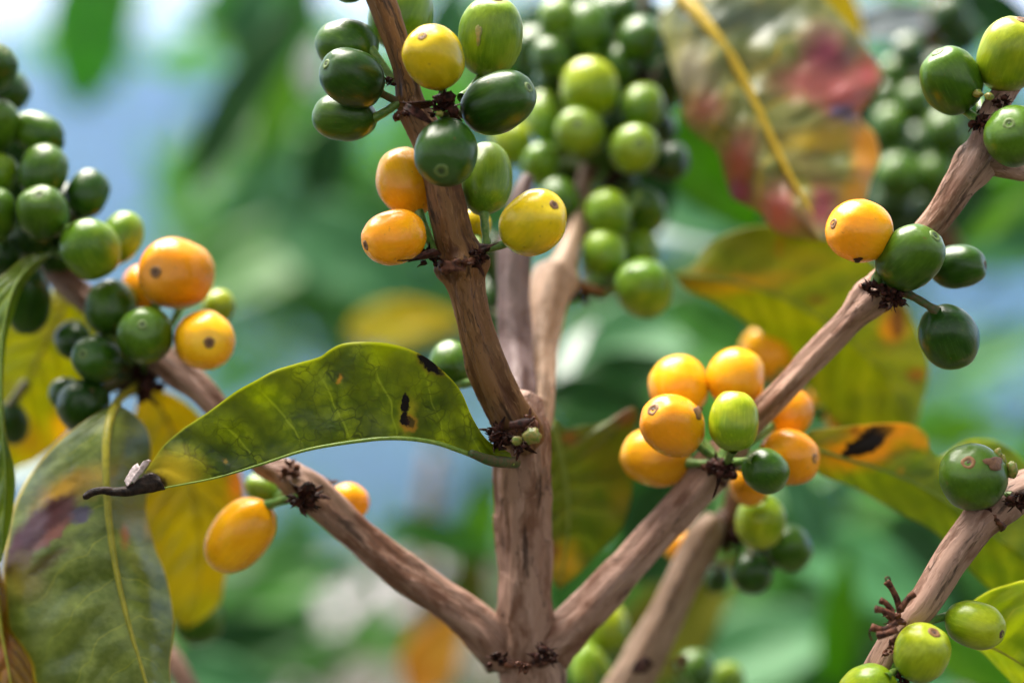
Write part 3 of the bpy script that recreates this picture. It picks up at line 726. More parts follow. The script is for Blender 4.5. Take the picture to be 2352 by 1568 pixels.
cherry(1560, 1253, .49, 44, 36, (1540, 1250), 'or', 'blurred orange cherry under the right side branch', (1620, 1200, .48), away=True)
cherry(1392, 1437, .50, 62, 52, (1390, 1390), 'yg', 'blurred olive yellow cherry under the foot of the right side branch', (1380, 1520, .5), away=True)
cherry(1344, 1532, .49, 60, 34, (1350, 1480), 'lg', 'light green cherry at the bottom edge right of the trunk foot', (1380, 1600, .5), away=True)
cherry(1384, 1525, .485, 40, 14, (1365, 1490), 'lg', 'slim pale green young fruit at the bottom edge', (1400, 1590, .49), away=True, parts=False)
cherry(1597, 1540, .498, 50, 44, (1600, 1500), 'gr', 'green cherry at the bottom edge right of the short brown branch', (1560, 1540, .49), away=True)
cherry(1672, 1560, .505, 42, 38, (1680, 1520), 'lg', 'lighter cherry at the bottom edge, next to the green one', (1600, 1580, .50), away=True)
cherry(1648, 1330, .505, 34, 30, (1640, 1360), 'dk', 'dark cherry edge behind the short brown branch', (1620, 1290, .50), away=True)
GU = 'coffee cherries on the upper right branch'
cherry(2183, 186, .403, 80, 68, (2145, 122), 'gr', 'glossy green cherry with a broad white highlight, upper right branch', (2250, 275, .400), group=GU)
cherry(2238, 178, .416, 34, 26, (2235, 150), 'lg', 'thin slice of a pale green cherry between two big ones', (2255, 260, .404), group=GU, away=True)
cherry(2322, 126, .400, 88, 74, (2337, 50), 'yg', 'large yellow green cherry with its scar on top, at the right edge', (2300, 225, .400), group=GU, calyx='b')
cherry(2331, 312, .392, 73, 69, (2299, 291), 'gr', 'green cherry with a ringed round scar facing forward at the right edge', (2280, 260, .400), group=GU)
u5 = cherry(1974, 531, .400, 76, 71, (1906, 515), 'or', 'round orange cherry standing alone left of the upper right branch', (2010, 650, .402), group=GU)
cherry(2091, 590, .398, 83, 70, (2138, 543), 'gr', 'green cherry with a ringed scar lying across the upper right branch', (2030, 665, .402), group=GU)
cherry(2200, 613, .412, 65, 51, (2258, 610), 'dk', 'small dark green cherry with a dark tip right of the branch', (2070, 665, .406), group=GU, calyx='d')
cherry(2179, 774, .404, 80, 66, (2215, 835), 'dk', 'dark green cherry hanging on a bent stalk below the branch knot', (2075, 670, .403), group=GU, away=True)
u9 = cherry(2235, 1095, .396, 84, 76, (2205, 1056), 'gr', 'green cherry with brown rub marks over the lower right branch', (2325, 1140, .398), calyx='b')
cherry(2240, 1434, .393, 70, 55, (2290, 1448), 'yg', 'yellow green cherry with a dark brown scar in the lower right corner', (2120, 1430, .395), calyx='d')
cherry(2117, 1497, .388, 70, 64, (2137, 1443), 'yg', 'round lime cherry in front of the lower right branch', (2045, 1530, .393), calyx='b')
cherry(1992, 1592, .390, 76, 64, (1960, 1640), 'yg', 'lime cherry cut off by the bottom edge under the dry stalk tuft', (2060, 1540, .394), away=True)
cherry(2105, 1388, .410, 26, 24, (2090, 1370), 'yg', 'tiny yellowish fruit peeping out behind the branch at the dry stalk tuft', None, away=True)
for i, (x, y, r) in enumerate([(2292, 1045, 13), (2325, 1078, 15), (2303, 1058, 10)]):
    V, Fc = blob(P(x, y, .394), r*K(.394), random.Random(80+i), .8, 1.3); mesh_obj('bud', V, Fc, BUD, br)
SCAB = simple('scab_brown', (.09, .035, .015), (.17, .075, .03), 900, .6)
SCABP = simple('scab_tan', (.20, .22, .06), (.32, .24, .09), 900, .5)
mark(u9, 2268, 1058, .396, 26, SCAB, 'brown_patch', .6)
mark(r3, 1602, 945, .408, 12, SCAB, 'small_scar', 1.3)
mark(c6, 1100, 92, .402, 7, SCABP, 'scratch', 3.4)
mark(u5, 1966, 599, .400, 9, BRACTD, 'dark_speck', .6)
GB = 'dark green cherries of the far right cluster'
Bn = (2120, 300, .60)
for (x, y, z, a, b, c, l) in [
 (2180, 35, .60, 52, 44, 'dk', 'dull dark green cherry at the top of the far right cluster'),
 (2088, 122, .58, 48, 42, 'dk', 'dark green cherry under the grey blue leaf end in the far right cluster'),
 (2215, 80, .62, 44, 40, 'dk', 'dark cherry left of the large yellow green one, far cluster'),
 (2056, 168, .58, 40, 36, 'gr', 'bright topped cherry touching the red leaf tip'),
 (2042, 226, .58, 46, 42, 'gr', 'green blurred cherry right below the red leaf tip'),
 (2102, 236, .57, 50, 44, 'gr', 'green blurred cherry in the centre left of the far right cluster'),
 (2046, 292, .57, 54, 46, 'gr', 'bright topped green cherry beside the yellow leaf lobe'),
 (2170, 302, .56, 56, 48, 'gr', 'bright topped green cherry in the middle of the far right cluster'),
 (2214, 342, .57, 36, 32, 'gr', 'small green cherry close to the bark of the upper right branch'),
 (2066, 408, .56, 60, 54, 'gr', 'green cherry low in the far right cluster, left of its twin'),
 (2150, 404, .56, 58, 52, 'gr', 'green cherry low in the far right cluster, close to the branch'),
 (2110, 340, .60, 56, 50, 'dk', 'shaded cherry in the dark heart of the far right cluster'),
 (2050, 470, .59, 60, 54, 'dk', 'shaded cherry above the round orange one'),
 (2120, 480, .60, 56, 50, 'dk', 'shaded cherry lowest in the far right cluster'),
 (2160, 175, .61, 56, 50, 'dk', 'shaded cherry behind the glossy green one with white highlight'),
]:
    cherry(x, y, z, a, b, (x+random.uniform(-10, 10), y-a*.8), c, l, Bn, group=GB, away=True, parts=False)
fb = empty('coffee_branch', P(2200, 560, .61)); tag(fb, 'shaded dark branch carrying the far right cluster of dark green cherries', 'branch')
tube('bark', [(2200, 600, .61, 24), (2140, 480, .61, 24), (2110, 320, .615, 24), (2130, 150, .62, 24), (2170, -60, .62, 22)], BARKG, fb, step=8, seg=20, rough=.5)
node_cluster(fb, 2110, 330, .605, 90, 10, 51, nb=9)
#PART3

# ================================================================== LEAVES CLOSE TO THE CAMERA
OR = (.62, .20, .012); BK = (.012, .006, .004); YL = (.62, .46, .02)
RIBG = simple('midrib_green', (.16, .26, .03), (.26, .34, .05), 900, .4, .25)
RIBY = simple('midrib_yellow', (.28, .27, .02), (.42, .36, .03), 500, .4, .2)
RIBY2 = simple('midrib_golden', (.50, .33, .02), (.62, .42, .03), 400, .4, .2)
mA = leaf_mat('leaf_backlit', (.028, .066, .002), (.185, .225, .004), (.27, .31, .02), nv=8, skew=.95, veinw=.075, vm=.65, net=1.0, wobble=.35, netc=(.010, .025, .002), rough=.5, tr=.58, trc=(.50, .52, .008), edge=(.26, .28, .015), spec=.2, quilt=.6, blot=1.7,
   spots=[(400, 1085, 75, 55, 0, (.50, .38, .015), 1.0), (355, 1108, 40, 20, 10, (.10, .03, .01), .8), (340, 1116, 50, 36, 20, BK, .3), (780, 872, 7, 11, 0, (.36, .16, .012), .9),
          (984, 836, 44, 17, 35, (.16, .10, .01), .7), (986, 836, 34, 12, 35, BK, .3), (935, 950, 22, 44, 6, (.30, .26, .02), .8), (933, 928, 9.5, 26, 8, BK, .25), (941, 972, 24, 18, 0, (.34, .16, .02), .5), (930, 962, 11, 14, 0, BK, .3), (944, 970, 12, 9, 0, (.05, .02, .01), .4),
          (520, 1060, 6, 5, 0, (.26, .15, .01), .9), (455, 935, 8, 5, 0, (.03, .015, .005), .7)])
leafA = leaf('arched green leaf with brown holes and a black curled tip, left of the main fork', (1175, 1062, .402),
     mid=[(1178, 1064, .400), (1130, 1062, .396), (1060, 1036, .392), (990, 1014, .391), (900, 1006, .391), (800, 1016, .392), (700, 1034, .393), (600, 1066, .395), (500, 1096, .397), (420, 1112, .399), (360, 1122, .401), (325, 1120, .403)],
     L=[(1172, 1040, .400), (1120, 1012, .397), (1085, 960, .395), (1055, 893, .395), (1010, 845, .396), (960, 810, .397), (900, 790, .398), (840, 785, .399), (788, 789, .400), (756, 804, .400), (735, 819, .400), (680, 835, .401), (632, 850, .402), (590, 872, .402), (540, 900, .403), (480, 945, .404), (420, 985, .405), (375, 1025, .405), (345, 1068, .405), (322, 1100, .404)],
     R=[(1180, 1062, .403), (1130, 1050, .403), (1060, 1020, .404), (990, 985, .408), (900, 965, .412), (800, 970, .415), (700, 985, .416), (600, 1012, .416), (500, 1045, .414), (420, 1080, .410), (360, 1105, .406), (325, 1116, .404)],
     mat=mA, n=200, m=34, bulge=-.002, rib=RIBG, rib_r=6.5, quilt=.0016, nv=8, skew=.95, wave=.005, petiole=[(1185, 1062, .402, 14), (1130, 1058, .395, 13), (1080, 1040, .391, 9)], ribmat=RIBG, stalkmat=STALKD)
up_ = catmull([(366, 1096), (350, 1086), (335, 1090), (318, 1100), (300, 1113), (270, 1120), (235, 1118), (212, 1123), (198, 1131), (191, 1139)], 40)
lo_ = catmull([(380, 1123), (345, 1130), (318, 1134), (300, 1137), (268, 1138), (235, 1133), (212, 1138), (202, 1144), (194, 1145), (191, 1141)], 40)
V, Fc = [], []
for i in range(41):
    for k in range(9):
        f = k/8; x = up_[i][0]*(1-f)+lo_[i][0]*f; y = up_[i][1]*(1-f)+lo_[i][1]*f
        V.append(P(x, y+1.5*noise.noise(Vector((x*.05, f*2, 0))),   .4005-.0006*math.sin(PI*f)-.001*i/40+.0008*noise.noise(Vector((x*.04, y*.05, 3)))))
for i in range(40):
    for k in range(8): Fc.append((i*9+k, i*9+k+1, i*9+k+10, i*9+k+9))
dt = mesh_obj('dead_tip', V, Fc, simple('dead_leaf', (.008, .004, .003), (.034, .018, .012), 900, .55, bump=.8, spec=.2), leafA); dm = dt.modifiers.new('thickness', 'SOLIDIFY'); dm.thickness = .0005; dm.offset = 0
GREYCURL = simple('curl_grey', (.34, .27, .27), (.75, .62, .62), 1500, .5, .3, bump=.8)
V, Fc = [], []
for i in range(13):                                               # rolled papery scrap where the tip has dried
    t = i/12
    for k in range(9):
        u = k/8; a_ = u*2.6-.5
        p = P(345-38*t-12*math.sin(a_)*(1-t*.4)+4*noise.noise(Vector((t*4, u*3, 1))), 1064+46*t+14*(u-.5)*(1-t)+4*noise.noise(Vector((t*5, u*4, 7))), .4005)
        V.append(p+Vector((0, -.0016*math.cos(a_), 0))+Vector((-.0022*u*(1-.3*t), 0, .0006*math.sin(u*9))))
for i in range(12):
    for k in range(8): Fc.append((i*9+k, i*9+k+1, i*9+k+10, i*9+k+9))
gc = mesh_obj('grey_curl', V, Fc, GREYCURL, leafA); gm = gc.modifiers.new('thickness', 'SOLIDIFY'); gm.thickness = .0003; gm.offset = 0

mB = leaf_mat('leaf_mottled', (.120, .165, .020), (.27, .315, .065), (.40, .40, .05), nv=9, skew=1.6, skr=.5, veinw=.08, rough=.34, tr=.24, quilt=.7, edge=(.55, .42, .03), coat=.3, bumpd=.0012, vm=.45,
   spots=[(190, 1110, 110, 40, -20, (.36, .24, .03), 1.0), (140, 1130, 85, 28, -35, (.50, .28, .02), .8), (110, 1200, 100, 42, -42, (.115, .030, .030), .35), (45, 1270, 70, 34, -72, (.09, .014, .020), .4), (185, 1182, 32, 22, -25, (.10, .08, .13), .4),
          (120, 1225, 60, 14, -40, (.27, .10, .075), .7), (60, 1330, 60, 60, 0, (.24, .20, .03), 1.0), (300, 1170, 40, 60, 0, (.26, .22, .03), 1.0), (285, 1230, 14, 30, 0, (.40, .16, .04), .9), (340, 1200, 16, 50, 0, (.38, .28, .03), .9), (110, 1290, 70, 16, -35, (.12, .09, .015), .8)])
leaf('big mottled green leaf hanging down at the lower left, purple patch and yellow rim', (268, 930, .432),
     mid=[(268, 928, .428), (252, 965, .420), (243, 1030, .414), (245, 1110, .411), (250, 1190, .410), (262, 1280, .409), (280, 1370, .408), (302, 1455, .407), (325, 1530, .406), (350, 1620, .405), (380, 1720, .404)],
     L=[(264, 930, .430), (225, 948, .426), (170, 985, .426), (110, 1040, .428), (60, 1105, .430), (30, 1170, .430), (15, 1240, .429), (9, 1310, .427), (12, 1390, .425), (18, 1445, .423), (48, 1485, .421), (72, 1525, .420), (84, 1580, .418), (150, 1680, .414), (350, 1740, .405)],
     R=[(272, 930, .430), (298, 945, .428), (322, 965, .430), (340, 992, .432), (347, 1030, .434), (343, 1080, .434), (337, 1130, .433), (336, 1180, .431), (347, 1225, .429), (360, 1268, .427), (378, 1312, .425), (392, 1372, .423), (399, 1430, .421), (395, 1480, .419), (389, 1530, .418), (393, 1600, .416), (400, 1690, .410), (385, 1740, .405)],
     mat=mB, n=200, m=34, bulge=.003, rib=RIBY, rib_r=11, quilt=.0016, nv=9, skew=1.6, skr=.5, wave=.004, ribmat=RIBY,
     petiole=[(268, 932, .428, 12), (272, 918, .434, 10), (295, 900, .442, 10), (325, 880, .448, 11)])
mC = leaf_mat('leaf_yellow', (.25, .25, .005), (.36, .29, .007), (.60, .50, .05), nv=9, skew=3, veinw=.1, rough=.42, tr=.35, trc=(.6, .45, .01), blot=.4,
   spots=[(545, 1110, 30, 60, 0, (.60, .24, .02), .9), (450, 1400, 90, 60, 0, (.28, .32, .02), 1.0), (430, 1250, 60, 200, 10, (.40, .36, .01), 1.0)])
leaf('yellow leaf hanging behind the mottled leaf and the alone golden cherry', (350, 880, .47),
     mid=[(340, 890, .475), (400, 1000, .478), (440, 1120, .48), (460, 1240, .482), (455, 1350, .485), (430, 1440, .49)],
     L=[(330, 890, .475), (310, 940, .48), (300, 1050, .485), (300, 1180, .49), (320, 1300, .492), (370, 1400, .492), (428, 1442, .49)],
     R=[(350, 886, .475), (420, 920, .475), (490, 990, .478), (545, 1070, .48), (562, 1140, .482), (545, 1240, .485), (515, 1330, .487), (500, 1390, .488), (432, 1442, .49)],
     mat=mC, n=70, m=16, rib=RIBY, rib_r=6, wave=.004, quilt=.0015)
mD = leaf_mat('leaf_lime_yellow', (.19, .22, .006), (.32, .28, .008), (.52, .48, .04), nv=8, skew=3, veinw=.1, rough=.42, tr=.45, trc=(.5, .48, .01), blot=.8,
   spots=[(60, 1010, 70, 50, 30, (.26, .15, .02), 1.0), (140, 980, 30, 50, 0, (.45, .26, .03), 1.0), (30, 830, 60, 60, 0, (.34, .36, .01), 1.0)])
leaf('lime yellow leaf behind the dark cherries at the left edge', (20, 700, .48),
     mid=[(170, 660, .482), (120, 760, .482), (70, 860, .484), (30, 960, .486), (0, 1060, .49), (-20, 1130, .49)],
     L=[(165, 655, .482), (60, 690, .484), (-20, 760, .488), (-60, 860, .49), (-70, 960, .49), (-50, 1060, .49), (-22, 1130, .49)],
     R=[(180, 665, .482), (225, 730, .484), (230, 820, .486), (190, 910, .486), (160, 990, .488), (85, 1055, .49), (30, 1080, .49), (-18, 1130, .49)],
     mat=mD, n=60, m=16, rib=RIBY, rib_r=6, wave=.004, quilt=.0015)
mE = leaf_mat('leaf_green_curl', (.10, .17, .012), (.20, .26, .02), (.36, .38, .06), nv=9, skew=2.5, rough=.35, tr=.35, trc=(.4, .5, .03), edge=(.50, .46, .04))
leaf('narrow green leaf standing on edge along the left border, curling over at its top', (100, 588, .44),
     mid=[(112, 584, .438), (70, 610, .430), (35, 655, .424), (14, 720, .420), (4, 800, .418), (2, 900, .416), (6, 1000, .415), (12, 1080, .415), (10, 1180, .415), (0, 1290, .415)],
     L=[(108, 580, .438), (60, 590, .432), (20, 620, .428), (-20, 660, .426), (-50, 740, .425), (-60, 850, .424), (-60, 1000, .423), (-50, 1100, .42), (-30, 1200, .418), (-4, 1290, .415)],
     R=[(113, 590, .438), (80, 622, .432), (50, 664, .430), (28, 728, .430), (12, 800, .428), (6, 900, .424), (14, 1000, .422), (34, 1090, .420), (26, 1190, .418), (2, 1290, .415)],
     mat=mE, n=90, m=12, rib=RIBG, rib_r=5)
mF = leaf_mat('leaf_amber', (.22, .11, .008), (.32, .17, .01), (.58, .40, .04), nv=7, skew=2.5, rough=.4, tr=.3, edge=(.62, .44, .03), spots=[(10, 1500, 20, 60, 0, (.30, .10, .02), 1.0)])
leaf('amber brown leaf tip in the bottom left corner', (-20, 1250, .44),
     mid=[(-10, 1290, .425), (-5, 1380, .422), (5, 1460, .42), (20, 1540, .418), (40, 1660, .415)],
     L=[(-14, 1290, .425), (-60, 1380, .43), (-80, 1470, .43), (-60, 1560, .43), (36, 1665, .415)],
     R=[(-6, 1290, .425), (8, 1340, .430), (20, 1400, .430), (34, 1440, .430), (60, 1480, .43), (78, 1530, .428), (86, 1580, .425), (44, 1665, .415)],
     mat=mF, n=60, m=12, rib=RIBY, rib_r=6)
PK = (.42, .13, .12); PP = (.20, .04, .07)
mG = leaf_mat('leaf_dying', (.13, .16, .03), (.33, .33, .12), (.50, .36, .03), nv=7, skew=1.2, skr=.1, veinw=.12, rough=.34, tr=.28, trc=(.5, .3, .05), quilt=1.0, blot=1.5, coat=.2, bumpd=.0015,
   spots=[(1700, 40, 200, 60, 5, (.09, .12, .08), 1.0), (1590, 170, 60, 90, 0, (.30, .26, .17), 1.0), (1900, 140, 70, 100, -20, PP, .8), (1990, 170, 50, 60, 0, (.36, .07, .07), 1.0), (1870, 190, 110, 50, 0, PK, .9), (1940, 235, 70, 60, 0, (.36, .09, .09), .8),
          (1937, 262, 36, 26, 0, (.10, .08, .16), .5), (1620, 250, 60, 50, 0, (.24, .085, .05), 1.0), (1700, 370, 45, 90, 10, (.32, .10, .08), .9), (1700, 440, 40, 40, 0, PP, .8), (1790, 480, 60, 70, 0, PK, .9), (1880, 470, 60, 70, 0, (.28, .07, .08), .8),
          (1890, 320, 130, 40, -8, (.36, .25, .015), .9), (1990, 350, 42, 100, 0, (.62, .27, .008), .8), (1965, 450, 40, 50, 0, (.55, .30, .015), .8), (1840, 430, 30, 80, -10, (.24, .24, .04), 1.0), (1860, 380, 60, 26, 20, (.27, .24, .08), 1.0)])
leaf('large dying leaf hanging from the top edge, pink, purple and yellow patches', (1560, -10, .52),
     mid=[(1562, -10, .492), (1600, 30, .486), (1650, 90, .480), (1700, 170, .476), (1742, 255, .472), (1780, 335, .468), (1815, 405, .464), (1860, 480, .460), (1890, 550, .457)],
     L=[(1555, -8, .492), (1522, 40, .494), (1524, 90, .492), (1545, 160, .488), (1562, 220, .484), (1570, 275, .482), (1600, 310, .480), (1645, 345, .477), (1664, 400, .474), (1680, 450, .472), (1712, 472, .470), (1745, 488, .468), (1765, 515, .466), (1800, 540, .462), (1886, 555, .457)],
     R=[(1570, -14, .492), (1700, -60, .494), (1840, -40, .494), (1900, 8, .492), (1950, 60, .490), (1990, 110, .488), (2030, 172, .486), (2012, 215, .484), (1975, 265, .482), (2010, 310, .480), (2022, 365, .478), (2000, 415, .476), (1985, 470, .472), (1960, 520, .466), (1894, 556, .457)],
     mat=mG, n=140, m=26, bulge=.004, rib=RIBY2, rib_r=17, quilt=.0035, nv=7, skew=1.2, skr=.1, wave=.008)
mH = leaf_mat('leaf_olive', (.135, .200, .006), (.26, .28, .010), (.38, .36, .02), nv=9, skew=1.2, veinw=.10, quilt=.5, rough=.45, tr=.42, trc=(.55, .52, .01), blot=1.0,
   spots=[(1700, 650, 150, 26, -8, (.42, .26, .012), .9), (1790, 572, 11, 24, 0, (.40, .13, .012), .8), (1880, 690, 26, 14, 0, (.14, .08, .012), .8), (1600, 640, 50, 24, -10, (.40, .26, .012), 1.0), (1850, 590, 90, 30, 10, (.26, .24, .01), 1.0), (2060, 735, 18, 40, 0, BK, .3), (2052, 745, 36, 50, 0, (.55, .20, .01), .9), (2100, 860, 24, 18, 0, (.24, .07, .01), .8), (1700, 560, 80, 30, 0, (.17, .20, .01), 1)])
leaf('broad olive green leaf behind the orange cherry and the upper right branch', (1548, 632, .47),
     mid=[(1548, 632, .474), (1640, 640, .476), (1750, 665, .480), (1850, 710, .482), (1950, 780, .482), (2040, 870, .482), (2100, 985, .480)],
     L=[(1548, 630, .474), (1595, 606, .476), (1622, 566, .478), (1680, 532, .480), (1760, 516, .482), (1850, 520, .482), (1930, 548, .482), (2010, 610, .482), (2080, 700, .482), (2120, 790, .482), (2132, 850, .482), (2122, 910, .481), (2102, 985, .480)],
     R=[(1548, 636, .474), (1580, 668, .478), (1640, 690, .484), (1700, 728, .490), (1752, 770, .492), (1800, 822, .494), (1850, 880, .495), (1900, 950, .494), (1960, 1000, .49), (2030, 1010, .485), (2098, 988, .480)],
     mat=mH, n=110, m=22, rib=RIBG, rib_r=5, quilt=.001, nv=9, skew=1.2, wave=.004)
mI = leaf_mat('leaf_black_patch', (.110, .185, .008), (.27, .29, .012), (.36, .35, .03), nv=9, skew=1.2, veinw=.10, quilt=.5, rough=.45, tr=.38, trc=(.5, .55, .01), blot=1.2,
   spots=[(1985, 1020, 130, 60, -18, (.60, .24, .012), .6), (1900, 1000, 60, 26, 0, (.30, .26, .015), .8), (1998, 1010, 62, 23, -28, BK, .22), (1960, 1028, 30, 16, -40, BK, .3), (2060, 985, 44, 30, 0, (.66, .28, .012), .7), (2110, 1010, 40, 22, 30, (.55, .26, .012), .8), (1965, 990, 14, 10, 0, (.3, .08, .01), .8), (2065, 1080, 12, 14, 0, (.36, .22, .01), .8), (2100, 1140, 120, 40, 20, (.10, .14, .008), 1.0)])
leaf('green leaf with a black hole patch ringed in orange, behind the lower right branch', (1855, 1000, .44),
     mid=[(1845, 1020, .440), (1930, 1050, .440), (2030, 1080, .441), (2130, 1125, .442), (2230, 1190, .443), (2340, 1275, .445), (2460, 1380, .447)],
     L=[(1845, 1015, .440), (1862, 988, .440), (1900, 983, .440), (1960, 978, .440), (2030, 972, .441), (2090, 975, .442), (2128, 996, .444), (2134, 1030, .446), (2160, 1048, .447), (2230, 1010, .448), (2320, 1030, .448), (2420, 1160, .448), (2462, 1378, .447)],
     R=[(1845, 1028, .440), (1880, 1085, .442), (1960, 1118, .446), (2050, 1168, .450), (2140, 1215, .453), (2190, 1260, .455), (2250, 1330, .456), (2340, 1390, .455), (2456, 1385, .447)],
     mat=mI, n=120, m=22, rib=RIBG, rib_r=5, quilt=.001, nv=9, skew=1.2, wave=.004)
mJ = leaf_mat('leaf_fresh', (.22, .30, .012), (.34, .38, .02), (.50, .46, .05), nv=6, skew=1.6, veinw=.06, rough=.38, tr=.45, trc=(.6, .65, .03), edge=(.55, .55, .04), blot=.5,
   spots=[(2270, 1450, 20, 40, 0, (.50, .24, .03), .9), (2370, 1480, 60, 30, 10, (.10, .17, .012), .6), (2390, 1530, 60, 20, 10, (.10, .17, .012), .6)])
leaf('fresh yellow green leaf with pale veins in the lower right corner, behind two lime cherries', (2230, 1400, .41),
     mid=[(2180, 1452, .412), (2230, 1468, .412), (2290, 1492, .411), (2352, 1528, .410), (2420, 1570, .41), (2500, 1620, .41)],
     L=[(2178, 1448, .412), (2215, 1398, .411), (2262, 1362, .410), (2310, 1343, .409), (2370, 1332, .408), (2440, 1360, .408), (2490, 1450, .409), (2504, 1616, .41)],
     R=[(2180, 1458, .412), (2210, 1476, .415), (2250, 1492, .418), (2290, 1530, .420), (2340, 1580, .422), (2400, 1630, .42), (2498, 1626, .41)],
     mat=mJ, n=90, m=20, rib=RIBY, rib_r=4, quilt=.0015, nv=6, skew=1.6)
mK = leaf_mat('leaf_torn', (.070, .115, .008), (.150, .165, .014), (.26, .30, .04), nv=8, skew=1.2, veinw=.12, quilt=.6, rough=.45, tr=.35, trc=(.35, .42, .01), blot=1.2,
   spots=[(1310, 1010, 26, 20, 0, (.20, .08, .015), .9), (1440, 960, 40, 30, 0, (.16, .07, .02), .9), (1300, 1290, 44, 60, 0, (.42, .26, .02), .9), (1430, 1140, 40, 60, 0, (.20, .15, .015), 1.0), (1275, 1265, 14, 20, 0, (.16, .05, .02), .8), (1400, 1060, 60, 60, 0, (.12, .11, .01), 1.0)])
leaf('torn brownish green leaf hanging behind the trunk under the main fork', (1280, 960, .45),
     mid=[(1268, 965, .450), (1285, 1030, .450), (1300, 1110, .451), (1306, 1190, .452), (1300, 1260, .453), (1285, 1350, .454)],
     L=[(1262, 965, .450), (1240, 1010, .452), (1225, 1100, .454), (1225, 1200, .455), (1245, 1290, .455), (1283, 1352, .454)],
     R=[(1275, 962, .450), (1300, 985, .450), (1340, 976, .451), (1385, 970, .452), (1420, 950, .452), (1455, 934, .453), (1464, 955, .453), (1452, 1005, .454), (1455, 1080, .455), (1448, 1150, .456), (1425, 1215, .456), (1380, 1262, .456), (1335, 1310, .455), (1287, 1352, .454)],
     mat=mK, n=100, m=20, rib=RIBG, rib_r=8, quilt=.001, nv=8, skew=1.2, wave=.004)
tube('leaf_stalk', [(1268, 965, .450, 6), (1262, 985, .440, 6), (1240, 1000, .430, 7)], RIBG, bpy.data.objects['leaf'].children and [o for o in bpy.data.objects if o.get('label', '').startswith('torn brownish')][0], step=5, seg=10)

# ================================================================== BLURRED LEAVES FURTHER BACK
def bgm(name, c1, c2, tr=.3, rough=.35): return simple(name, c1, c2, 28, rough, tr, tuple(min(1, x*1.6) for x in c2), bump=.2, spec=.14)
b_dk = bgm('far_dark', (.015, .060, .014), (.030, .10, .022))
b_md = bgm('far_mid', (.028, .110, .016), (.06, .19, .028))
b_mt = bgm('far_backlit', (.06, .17, .035), (.10, .26, .06), .6)
b_te = bgm('far_teal', (.032, .125, .040), (.055, .175, .065), .2, .5)
b_br = bgm('far_bright', (.075, .21, .008), (.12, .28, .012), .45)
b_ye = bgm('far_yellow', (.36, .34, .012), (.50, .40, .02), .4)
b_ol = bgm('far_olive', (.085, .095, .006), (.14, .14, .010), .35)
b_or = bgm('far_orange', (.52, .20, .03), (.55, .32, .03), .3)
b_gy = bgm('far_painted_sheen', (.20, .27, .24), (.34, .40, .38), .15, .22)  # pale grey base colour stands in for sky sheen
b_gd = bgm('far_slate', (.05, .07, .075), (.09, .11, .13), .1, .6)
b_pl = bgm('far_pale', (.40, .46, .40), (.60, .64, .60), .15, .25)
b_dr = bgm('far_dry', (.36, .26, .20), (.48, .36, .28), .2)
